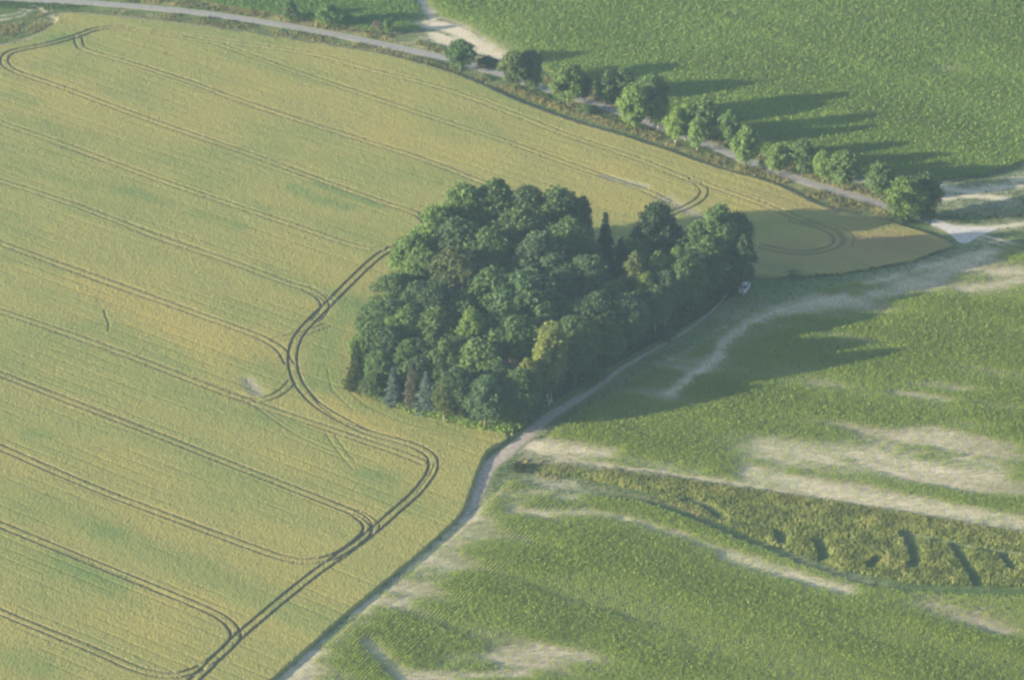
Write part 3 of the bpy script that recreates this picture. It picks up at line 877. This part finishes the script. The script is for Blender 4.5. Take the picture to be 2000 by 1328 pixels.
variants('oak', 6, 5.0, 18.0, lambda i: trunk_mesh('trunk', 18, .34, 3.6, 100 + i, M_bark, 7),
         lambda i: crown_mesh('crown', 5.0, 3.0, 18.2, 62, 13500, .33, 200 + i, .27, ragged=.35, tuft=.6))
variants('birch', 4, 3.2, 18.0, lambda i: trunk_mesh('trunk', 18, .19, 2.2, 300 + i, M_birch, 7, .3, .93, .02),
         lambda i: crown_mesh('crown', 3.2, 3.0, 18.2, 50, 8000, .26, 400 + i, .29, droop=.55, ragged=.35, shape='tall', tuft=.5))
variants('willow', 3, 4.0, 16.0, lambda i: trunk_mesh('trunk', 16, .25, 3.0, 500 + i, M_birch, 6),
         lambda i: crown_mesh('crown', 4.0, 3.4, 16.2, 46, 9000, .28, 600 + i, .29, droop=.45, ragged=.3, tuft=.4))
variants('round', 6, 3.2, 9.5, lambda i: trunk_mesh('trunk', 9.5, .17, 2.3, 700 + i, M_bark, 6, .22),
         lambda i: crown_mesh('crown', 3.2, .9, 9.6, 40, 7000, .25, 800 + i, .30, ragged=.35, tuft=.6))
variants('slim', 4, 2.2, 9.0, lambda i: trunk_mesh('trunk', 9, .12, 1.6, 900 + i, M_birch, 6, .2),
         lambda i: crown_mesh('crown', 2.2, .7, 9.1, 24, 4200, .22, 1000 + i, .40, droop=.3, ragged=.35, shape='tall', tuft=.5))
variants('spruce', 3, 2.4, 14.0, lambda i: trunk_mesh('trunk', 14, .18, .6, 1100 + i, M_bark, 4, .1, .96, .004),
         lambda i: spruce_mesh('crown', 14, 2.4, 1200 + i))
variants('shrub', 4, 1.6, 2.6, lambda i: trunk_mesh('trunk', 2.6, .06, 1.1, 1300 + i, M_bark, 5, .1),
         lambda i: crown_mesh('crown', 1.6, .15, 2.7, 14, 1700, .18, 1400 + i, .45, ragged=.35, tuft=.5))
variants('bare', 2, 2.2, 9.0, lambda i: trunk_mesh('trunk', 9, .13, 2.3, 1500 + i, M_bark, 12, .2),
         lambda i: crown_mesh('crown', 2.0, 2.2, 9.0, 22, 1500, .17, 1600 + i, .42, droop=.2, ragged=.5, tuft=.6))
NAMES = dict(oak='broadleaf_tree', birch='birch_tree', willow='willow_tree', round='roadside_tree', slim='young_tree', spruce='spruce_tree', shrub='shrub', bare='sparse_tree')
CATS = dict(oak='tree', birch='tree', willow='tree', round='tree', slim='tree', spruce='conifer', shrub='shrub', bare='tree')
_use = {}


def tree(kind, u, v, width, h, col, label, group=None, centre=True, rot=None):
    """u, v: crown centre in the photograph (or base when centre is False), crown width in its pixels, real height in metres"""
    vs, r0, h0 = KIND[kind]
    k = _use.get(kind, 0); _use[kind] = k + 1
    hc = {'oak': .62, 'birch': .6, 'willow': .6, 'round': .56, 'slim': .58, 'spruce': .42, 'shrub': .5, 'bare': .62}[kind] * h if centre else 0.0
    p = np.array(at(u, v, hc))
    px_m = F / (DIST + (p[1]) * CP)
    rad = width / 2 / px_m
    if group == CG or kind == 'oak':
        # keep the crown clear of the path: step back into the wood
        for _ in range(3):
            q = path_line - p; i_ = int(np.argmin((q ** 2).sum(1)))
            tdir = path_line[min(i_ + 1, len(path_line) - 1)] - path_line[max(i_ - 1, 0)]
            nrm = np.array([-tdir[1], tdir[0]]) / np.linalg.norm(tdir)
            sgn = (p - path_line[i_]) @ nrm
            if i_ < len(path_line) - 4 and abs((p - path_line[i_]) @ tdir) < 6 and sgn < rad * .62 + .9:
                p = p + nrm * (rad * .62 + .9 - sgn)
    tr, cr = vs[k % len(vs)]
    o = empty(NAMES[kind], (p[0], p[1], 0), random.uniform(0, 6.28) if rot is None else rot)
    o.scale = (rad / r0, rad / r0, h / h0)
    tag(o, label, CATS[kind], group)
    a = link('trunk', tr, o)
    b = link('crown', cr, o)
    j = random.uniform(.9, 1.1)
    b.color = (col[0] * j, col[1] * random.uniform(.95, 1.05) * j, col[2] * j, 1)
    return o


# foliage colours; LITE and DARK also paint sun and shade into some crowns
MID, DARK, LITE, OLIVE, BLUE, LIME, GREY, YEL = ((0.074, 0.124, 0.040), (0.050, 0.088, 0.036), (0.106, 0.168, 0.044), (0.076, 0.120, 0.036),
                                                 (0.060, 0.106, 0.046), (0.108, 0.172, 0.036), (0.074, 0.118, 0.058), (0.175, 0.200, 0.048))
CG = 'trees of the copse'
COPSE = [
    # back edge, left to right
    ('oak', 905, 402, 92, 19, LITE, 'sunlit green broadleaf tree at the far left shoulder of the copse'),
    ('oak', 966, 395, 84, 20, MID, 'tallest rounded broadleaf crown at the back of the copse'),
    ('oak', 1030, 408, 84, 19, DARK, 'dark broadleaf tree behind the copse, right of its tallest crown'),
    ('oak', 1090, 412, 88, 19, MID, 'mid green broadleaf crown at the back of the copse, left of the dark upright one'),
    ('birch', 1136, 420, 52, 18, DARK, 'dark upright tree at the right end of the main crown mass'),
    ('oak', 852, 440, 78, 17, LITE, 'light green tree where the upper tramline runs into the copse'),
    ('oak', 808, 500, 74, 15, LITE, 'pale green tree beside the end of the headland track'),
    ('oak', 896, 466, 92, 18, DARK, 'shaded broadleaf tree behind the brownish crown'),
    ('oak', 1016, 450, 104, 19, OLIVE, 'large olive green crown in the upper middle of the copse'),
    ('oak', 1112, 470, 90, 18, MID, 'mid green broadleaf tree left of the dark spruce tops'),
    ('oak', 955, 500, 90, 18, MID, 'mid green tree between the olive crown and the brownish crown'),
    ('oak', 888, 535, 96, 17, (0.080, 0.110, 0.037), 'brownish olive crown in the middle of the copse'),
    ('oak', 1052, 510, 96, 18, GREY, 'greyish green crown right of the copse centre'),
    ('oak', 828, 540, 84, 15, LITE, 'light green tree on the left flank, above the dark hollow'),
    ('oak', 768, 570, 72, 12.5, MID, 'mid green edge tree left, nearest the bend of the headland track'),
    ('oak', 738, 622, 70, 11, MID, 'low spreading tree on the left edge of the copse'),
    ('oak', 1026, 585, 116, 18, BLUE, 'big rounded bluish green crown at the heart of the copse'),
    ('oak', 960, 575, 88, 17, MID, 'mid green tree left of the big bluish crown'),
    ('oak', 850, 600, 74, 15, DARK, 'dark tree standing in for the shaded gap left of the copse centre'),  # shaded gap in the canopy, put in as a dark crown
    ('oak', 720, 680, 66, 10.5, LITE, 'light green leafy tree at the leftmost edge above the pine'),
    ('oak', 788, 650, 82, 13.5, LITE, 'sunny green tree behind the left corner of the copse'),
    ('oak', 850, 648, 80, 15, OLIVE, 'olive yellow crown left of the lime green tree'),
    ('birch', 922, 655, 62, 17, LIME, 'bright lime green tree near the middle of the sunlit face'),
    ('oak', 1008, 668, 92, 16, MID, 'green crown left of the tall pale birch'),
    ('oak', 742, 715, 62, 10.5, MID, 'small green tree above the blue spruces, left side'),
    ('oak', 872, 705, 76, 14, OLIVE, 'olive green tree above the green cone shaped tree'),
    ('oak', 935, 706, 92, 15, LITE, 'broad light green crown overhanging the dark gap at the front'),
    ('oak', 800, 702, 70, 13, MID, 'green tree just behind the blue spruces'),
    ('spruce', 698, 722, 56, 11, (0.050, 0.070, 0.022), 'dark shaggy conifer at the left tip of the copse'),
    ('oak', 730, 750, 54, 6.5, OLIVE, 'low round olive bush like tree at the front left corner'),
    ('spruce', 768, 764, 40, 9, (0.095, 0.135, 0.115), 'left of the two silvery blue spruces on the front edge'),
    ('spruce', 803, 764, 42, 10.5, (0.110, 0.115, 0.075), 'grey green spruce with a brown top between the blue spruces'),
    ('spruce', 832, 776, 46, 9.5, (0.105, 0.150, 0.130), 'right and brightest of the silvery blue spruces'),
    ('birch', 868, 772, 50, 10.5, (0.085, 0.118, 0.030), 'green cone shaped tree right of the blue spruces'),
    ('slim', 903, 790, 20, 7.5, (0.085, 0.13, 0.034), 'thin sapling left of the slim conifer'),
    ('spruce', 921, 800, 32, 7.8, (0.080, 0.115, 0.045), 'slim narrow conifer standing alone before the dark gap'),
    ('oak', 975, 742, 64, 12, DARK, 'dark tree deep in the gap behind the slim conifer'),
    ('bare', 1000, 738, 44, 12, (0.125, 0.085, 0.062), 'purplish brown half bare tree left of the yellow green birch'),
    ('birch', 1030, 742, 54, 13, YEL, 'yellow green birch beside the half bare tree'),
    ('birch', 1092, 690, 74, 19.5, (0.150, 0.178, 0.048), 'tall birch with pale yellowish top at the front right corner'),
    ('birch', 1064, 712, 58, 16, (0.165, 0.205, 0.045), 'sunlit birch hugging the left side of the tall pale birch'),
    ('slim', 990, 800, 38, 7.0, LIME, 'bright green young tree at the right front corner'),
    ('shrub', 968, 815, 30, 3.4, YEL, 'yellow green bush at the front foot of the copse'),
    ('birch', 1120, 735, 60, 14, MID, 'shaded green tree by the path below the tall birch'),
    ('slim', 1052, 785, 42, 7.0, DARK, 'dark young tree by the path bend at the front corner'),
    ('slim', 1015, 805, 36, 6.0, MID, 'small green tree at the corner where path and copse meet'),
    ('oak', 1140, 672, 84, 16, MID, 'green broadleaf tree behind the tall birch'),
    ('oak', 1105, 560, 70, 14, DARK, 'dark crown standing in for the shadow gap right of the big bluish crown'),  # only shadow lies here; drawn as a crown coloured dark
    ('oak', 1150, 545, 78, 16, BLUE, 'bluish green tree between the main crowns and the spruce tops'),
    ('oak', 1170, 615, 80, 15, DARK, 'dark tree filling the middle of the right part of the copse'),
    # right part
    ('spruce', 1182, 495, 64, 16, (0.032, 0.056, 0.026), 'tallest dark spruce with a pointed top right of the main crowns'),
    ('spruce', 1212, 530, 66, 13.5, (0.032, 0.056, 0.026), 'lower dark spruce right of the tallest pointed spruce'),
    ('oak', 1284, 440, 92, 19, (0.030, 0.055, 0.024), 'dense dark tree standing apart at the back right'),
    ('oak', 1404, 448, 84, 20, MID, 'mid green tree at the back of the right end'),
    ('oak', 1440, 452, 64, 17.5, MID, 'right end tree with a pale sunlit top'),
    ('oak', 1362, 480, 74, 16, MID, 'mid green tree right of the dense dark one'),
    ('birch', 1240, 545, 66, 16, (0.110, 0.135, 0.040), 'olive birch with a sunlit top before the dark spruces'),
    ('birch', 1286, 536, 56, 16, LITE, 'green birch with a bright top below the dense dark tree'),
    ('birch', 1324, 530, 56, 16, LITE, 'light green birch in the middle of the right part'),
    ('birch', 1264, 576, 54, 14.5, LIME, 'bright yellow green birch among the grey willows'),
    ('willow', 1300, 575, 58, 14, GREY, 'silvery willow with a pale tip right of the yellow green birch'),
    ('oak', 1360, 545, 76, 15, MID, 'mid green tree on the path side of the right part'),
    ('oak', 1410, 510, 72, 15, MID, 'mid green tree behind the parked car'),
    ('birch', 1452, 505, 54, 14.5, DARK, 'dark slender tree at the right tip of the copse above the car'),
    ('willow', 1222, 620, 84, 13.5, GREY, 'broad silvery willow showing a pale trunk by the path'),
    ('willow', 1322, 610, 62, 12.5, GREY, 'silvery willow nearest the upper path'),
    ('oak', 1272, 648, 64, 11, BLUE, 'bluish shaded tree beside the path between the two willows'),
    ('oak', 1200, 662, 60, 10, MID, 'low shaded tree at the left foot of the broad willow'),
    ('oak', 1384, 572, 58, 10, DARK, 'low dark tree overhanging the path left of the car'),
    ('oak', 1410, 548, 46, 8, DARK, 'low dark tree right beside the parked car'),
]
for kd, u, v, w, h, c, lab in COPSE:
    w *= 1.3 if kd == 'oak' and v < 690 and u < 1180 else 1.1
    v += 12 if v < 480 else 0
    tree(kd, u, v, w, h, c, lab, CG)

r = np.random.default_rng(55)
FILL = [(730, 655), (765, 610), (815, 575), (800, 620), (760, 660), (820, 690), (900, 600), (940, 540), (870, 560), (980, 630), (905, 680), (960, 660), (1060, 640), (1080, 600), (1020, 530), (1130, 610), (1090, 520),
        (1150, 500), (1200, 570), (1245, 590), (1310, 480), (1345, 510), (1385, 540), (1430, 520), (1240, 490), (890, 740), (950, 760), (1080, 760)]
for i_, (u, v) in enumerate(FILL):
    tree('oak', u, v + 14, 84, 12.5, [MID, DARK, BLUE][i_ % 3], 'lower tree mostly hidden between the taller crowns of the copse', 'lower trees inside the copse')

RG = 'trees along the farm road'
RW = [
    ('slim', 566, 18, 28, 5.6, MID, 'small slim tree at the left start of the roadside row'),
    ('round', 641, 28, 44, 6.2, MID, 'small round tree beyond the road, second from the left'),
    ('shrub', 680, 42, 24, 3.0, LITE, 'low bush touching the small round tree by the road'),
    ('bare', 736, 50, 24, 3.4, (0.14, 0.11, 0.075), 'grey brown withered bush beside the road'),
    ('shrub', 758, 53, 22, 3.8, MID, 'narrow green bush right of the withered bush'),
    ('round', 900, 104, 56, 7.8, (0.050, 0.090, 0.030), 'dense rounded tree alone on the road edge by the sandy wedge'),
    ('shrub', 950, 122, 40, 2.2, DARK, 'low dark bush in place of the shadow right of the lone rounded tree'),  # the tree's shadow darkens this spot; dark bush added for it
    ('round', 1004, 132, 56, 10.0, (0.075, 0.112, 0.036), 'grey green tree on the left of a close pair by the road'),
    ('round', 1036, 126, 46, 9.4, MID, 'tree on the right of the close pair by the road'),
    ('shrub', 1040, 160, 34, 4.2, LITE, 'light green bush at the right foot of the close pair'),
    ('round', 1109, 160, 68, 10.2, (0.085, 0.135, 0.034), 'full sunlit tree on the wheat side of the road'),
    ('round', 1140, 168, 34, 7.0, DARK, 'dark tree in the shade right of the full sunlit tree'),
    ('round', 1184, 168, 42, 8.2, MID, 'left tree of two standing behind the road'),
    ('round', 1216, 162, 50, 8.6, MID, 'right tree of two standing behind the road'),
    ('round', 1240, 204, 64, 11.6, (0.088, 0.138, 0.034), 'big sunlit tree in front, tallest of the road row'),
    ('round', 1277, 184, 58, 12.0, MID, 'tall shaded tree right behind the tallest front tree'),
    ('slim', 1285, 216, 34, 8.0, LITE, 'slender light tree showing its pale trunk on the road edge'),
    ('slim', 1320, 238, 40, 8.6, (0.115, 0.175, 0.036), 'left of two bright green trees in the middle of the row'),
    ('slim', 1340, 232, 38, 9.0, (0.105, 0.165, 0.036), 'right of two bright green trees in the middle of the row'),
    ('round', 1376, 226, 48, 10.6, MID, 'darker round tree behind the bright green pair'),
    ('slim', 1362, 256, 32, 8.0, LITE, 'thin tree with pale trunk on the wheat side of the road'),
    ('round', 1424, 248, 44, 9.0, MID, 'round tree beyond the road with a yellow sunlit side'),
    ('round', 1458, 283, 54, 9.6, LITE, 'leafy tree between road and wheat, alone on its side'),
    ('round', 1520, 307, 50, 7.4, LITE, 'light spreading tree left of a darker narrow one'),
    ('round', 1568, 303, 46, 9.0, MID, 'darker narrow tree right of the light spreading one'),
    ('round', 1609, 321, 38, 8.0, LITE, 'small round tree left of a larger round one'),
    ('round', 1649, 327, 58, 9.6, (0.078, 0.128, 0.036), 'larger round tree beside the small round one'),
    ('round', 1720, 350, 56, 8.8, MID, 'round tree left of the crown group by the junction'),
    ('round', 1768, 385, 78, 10.6, (0.082, 0.135, 0.030), 'broad bright tree on the road edge near the junction'),
    ('round', 1808, 375, 64, 10.2, (0.048, 0.085, 0.028), 'dark tree behind the broad bright tree near the junction'),
    ('shrub', 1758, 425, 44, 2.4, DARK, 'low dark bush under the broad bright tree'),
    ('shrub', 1812, 418, 34, 2.2, MID, 'low bush right of the broad bright tree by the road'),
    ('shrub', 1150, 214, 40, 1.6, MID, 'low green bush on the verge before the tallest front tree'),
    ('shrub', 1490, 322, 18, 2.0, OLIVE, 'small bush beside the road right of the lone leafy tree'),
    ('shrub', 1548, 534, 46, .8, MID, 'low weeds round the stone heap at the wheat edge'),
    ('shrub', 1012, 912, 30, 1.6, (0.045, 0.055, 0.025), 'dark scrubby bush at the pointed end of the ditch strip'),
    ('shrub', 1300, 655, 34, 2.6, DARK, 'dark bush by the path below the upper willow'),
    ('shrub', 1165, 735, 40, 3.0, DARK, 'dark bush by the path at the foot of the low shaded tree'),
]
for kd, u, v, w, h, c, lab in RW:
    if kd in ('round', 'slim'):
        w *= 1.15; h *= 1.06; c = (c[0] * 1.3, c[1] * 1.3, c[2] * 1.25)
    tree(kd, u, v, w, h, c, lab, RG if kd in ('round', 'slim') else None)

# ------------------------------------------------------------------ parked car
print('car')
def plain(name, col, rough=.5, spec=.5, metal=0.0, coat=0.0, nz_=None):
    t = NT(name)
    a = t.mix(t.ramp(t.noise(3.0, 4), .3, .7), tuple(x * .9 for x in col), tuple(min(1, x * 1.08) for x in col))
    return t.finish(a, rough, spec, 0, metal, coat=coat)


M_paint = plain('silver_paint', (0.46, 0.53, 0.64), .35, .5, .35, .5)
M_glass = plain('dark_glass', (0.015, 0.018, 0.024), .08, .6)
M_tyre = plain('tyre_rubber', (0.02, 0.02, 0.02), .8, .2)
M_rim = plain('rim_metal', (0.4, 0.41, 0.43), .4, .5, .7)
M_trim = plain('black_trim', (0.03, 0.03, 0.032), .6, .3)
M_lamp = plain('lamp_glass', (0.75, 0.78, 0.8), .15, .6)
M_red = plain('rear_lamp_red', (0.30, 0.02, 0.02), .2, .6)
M_plate = plain('plate_white', (0.75, 0.75, 0.72), .5, .4)


def obj(name, V, polys, m, parent, smooth=False):
    return link(name, mesh_np(name, np.asarray(V, float), polys, None, [m], smooth), parent)


def box_v(cx, cy, cz, sx, sy, sz):
    V = np.array([[cx + i * sx / 2, cy + j * sy / 2, cz + k * sz / 2] for k in (-1, 1) for j in (-1, 1) for i in (-1, 1)])
    Q = np.array([[0, 2, 3, 1], [4, 5, 7, 6], [0, 1, 5, 4], [2, 6, 7, 3], [0, 4, 6, 2], [1, 3, 7, 5]])
    return V, Q


def boxo(name, dims, m, parent, bevel=.02):
    V, Q = box_v(*dims)
    o = obj(name, V, [Q], m, parent)
    b = o.modifiers.new('bevel', 'BEVEL'); b.width = bevel; b.segments = 2
    return o


# x runs along the car, nose at +x
prof = [(-2.05, .30, .62, .74), (-2.0, .22, .95, .80), (-1.75, .20, 1.02, .84), (-1.2, .20, 1.00, .86), (-.3, .20, .98, .87), (.55, .20, .96, .87), (1.1, .20, .92, .86), (1.6, .20, .84, .83), (1.95, .22, .72, .76), (2.08, .32, .56, .66)]
ring = []
for x, zl, zh, w in prof:
    m_ = (zl + zh) / 2
    ring.append([(x, -w * .86, zl), (x, -w, zl + .16), (x, -w, m_ + .06), (x, -w * .93, zh - .03), (x, -w * .72, zh), (x, 0, zh + .035),
                 (x, w * .72, zh), (x, w * .93, zh - .03), (x, w, m_ + .06), (x, w, zl + .16), (x, w * .86, zl), (x, 0, zl)])
BV = np.array(ring).reshape(-1, 3); ns = 12; i = np.arange(ns); j = (i + 1) % ns
BQ = np.vstack([np.stack([k * ns + i, (k + 1) * ns + i, (k + 1) * ns + j, k * ns + j], 1) for k in range(len(prof) - 1)])
caps = [np.arange(ns)[::1][None], (np.arange(ns) + (len(prof) - 1) * ns)[::-1][None]]
car_p = at(1454, 563, .5)
hd = np.diff(G([(1458, 553), (1446, 572)]), axis=0)[0]
car = empty('parked_car', (car_p[0], car_p[1], 0), math.atan2(hd[1], hd[0]))
car.scale = (1, 1, 1)
tag(car, 'silver blue hatchback parked on the grass at the right tip of the copse', 'car')
body = obj('body', BV, [BQ] + caps, M_paint, car, True)
# cabin: glasshouse under a painted roof
cab = [(-1.95, .98, .74), (-1.55, 1.40, .60), (-.9, 1.47, .58), (-.1, 1.46, .58), (.35, 1.38, .58), (1.12, .95, .74)]
lo = {-1.95: .9, -1.55: .92, -.9: .92, -.1: .92, .35: .92, 1.12: .88}
CV = []
for x, zt, wt in cab:
    CV += [(x, -.78, lo[x]), (x, -wt, zt), (x, wt, zt), (x, .78, lo[x])]
n_ = len(cab)
CQ = np.vstack([[[k * 4, (k + 1) * 4, (k + 1) * 4 + 1, k * 4 + 1], [k * 4 + 1, (k + 1) * 4 + 1, (k + 1) * 4 + 2, k * 4 + 2], [k * 4 + 2, (k + 1) * 4 + 2, (k + 1) * 4 + 3, k * 4 + 3]] for k in range(n_ - 1)])
obj('windows', CV, [CQ], M_glass, car, False)
RV = []
for f in (-1.62, -1.3, -.6, .0, .38):
    z = np.interp(f, [c_[0] for c_ in cab], [c_[1] for c_ in cab]) + .012
    RV += [(f, -.60, z - .03), (f, -.45, z + .02), (f, 0, z + .035), (f, .45, z + .02), (f, .60, z - .03)]
RQ = np.vstack([[[a * 5 + b, (a + 1) * 5 + b, (a + 1) * 5 + b + 1, a * 5 + b + 1] for b in range(4)] for a in range(4)])
roof = obj('roof', RV, [RQ], M_paint, car, True)
sm = roof.modifiers.new('solid', 'SOLIDIFY'); sm.thickness = .04; sm.offset = -1
for sy in (-1, 1):
    for x0, y0, z0, x1, y1, z1 in ((.36, .6, 1.38, 1.12, .75, .96), (-.35, .60, 1.45, -.35, .80, .96), (-1.56, .62, 1.4, -1.9, .76, 1.0)):
        pv, pq = tube([(x0, sy * y0, z0), (x1, sy * y1, z1)], [.045, .045], 5)
        obj('pillar', pv, [pq], M_paint, car, True)
    boxo('mirror', (.78, sy * .97, 1.0, .12, .2, .13), M_paint, car, .03)
    boxo('headlight', (2.0, sy * .55, .66, .12, .30, .13), M_lamp, car, .03)
    boxo('tail_light', (-2.02, sy * .66, .78, .08, .18, .24), M_red, car, .02)
    boxo('door_handle', (-.15, sy * .885, .80, .18, .03, .035), M_trim, car, .01)
    for x in (-1.28, 1.28):
        th = np.arange(18) / 18 * 6.2832
        rr = [(.20, -.10), (.29, -.10), (.315, -.06), (.315, .06), (.29, .10), (.20, .10)]
        TV = np.vstack([np.column_stack([np.cos(th) * a, np.full(18, b), np.sin(th) * a]) for a, b in rr])
        ii = np.arange(18); jj = (ii + 1) % 18
        TQ = np.vstack([np.stack([k * 18 + ii, k * 18 + jj, (k + 1) * 18 + jj, (k + 1) * 18 + ii], 1) for k in range(5)])
        wh = obj('wheel', TV, [TQ], M_tyre, car, True); wh.location = (x, sy * .80, .315)
        HV = np.vstack([np.column_stack([np.cos(th) * .205, np.full(18, sy * .085), np.sin(th) * .205]), [[0, sy * .11, 0]]])
        obj('rim', HV, [np.stack([ii, jj, np.full(18, 18)], 1)], M_rim, wh)
boxo('front_bumper', (2.03, 0, .42, .2, 1.4, .2), M_paint, car, .06)
boxo('rear_bumper', (-2.05, 0, .45, .2, 1.5, .22), M_paint, car, .06)
boxo('grille', (2.06, 0, .58, .08, .62, .10), M_trim, car, .02)
boxo('number_plate', (2.14, 0, .42, .03, .52, .11), M_plate, car, .006)

# ------------------------------------------------------------------ heap of field stones at the wheat edge
hp = at(1546, 540, .2)
heap = empty('stone_heap', (hp[0], hp[1], 0))
tag(heap, 'small grey heap of field stones in weeds at the wheat edge', 'stone heap')
M_stone = plain('field_stone', (0.24, 0.22, 0.22), .9, .2)
r = np.random.default_rng(77)
for k in range(16):
    th = np.arange(8) / 8 * 6.2832
    s = .22 + .22 * r.random()
    V = []
    for ph_, rr in ((-1, .3), (-.55, .85), (.0, 1.0), (.55, .8), (.95, .25)):
        V.append(np.column_stack([np.cos(th) * rr, np.sin(th) * rr * .8, np.full(8, ph_ * .7)]) * s * (.85 + .3 * r.random((8, 1))))
    V = np.vstack(V); ii = np.arange(8); jj = (ii + 1) % 8
    Q = np.vstack([np.stack([a * 8 + ii, a * 8 + jj, (a + 1) * 8 + jj, (a + 1) * 8 + ii], 1) for a in range(4)])
    o = obj('stone', V, [Q, np.arange(8)[::-1][None], (np.arange(8) + 32)[None]], M_stone, heap)
    q_ = r.normal(size=2) * np.array([.8, .55]); o.location = (q_[0], q_[1], max(.12, .45 - .35 * np.hypot(*q_)) * (.6 + .6 * r.random())); o.rotation_euler = (r.random() * 3, r.random() * 3, r.random() * 6)

# ------------------------------------------------------------------ air
HX = 5300
hv, hq = box_v(0, 0, 215.7, 2 * HX, 2 * HX, 434.6)
hm = bpy.data.materials.new('air'); hm.use_nodes = True
ht = hm.node_tree; ht.nodes.clear()
ho = ht.nodes.new('ShaderNodeOutputMaterial'); pv = ht.nodes.new('ShaderNodeVolumePrincipled')
pv.inputs['Color'].default_value = (0.50, 0.74, 1.0, 1)
pv.inputs['Density'].default_value = 0.000075
pv.inputs['Anisotropy'].default_value = 0.2
ht.links.new(pv.outputs[0], ho.inputs['Volume'])
haze = link('haze', mesh_np('haze', hv, [hq], None, [hm]))
haze.display_type = 'WIRE'
tag(haze, 'thin bluish evening haze over the whole field landscape', 'haze', kind='stuff')
print('done', len(bpy.data.objects))
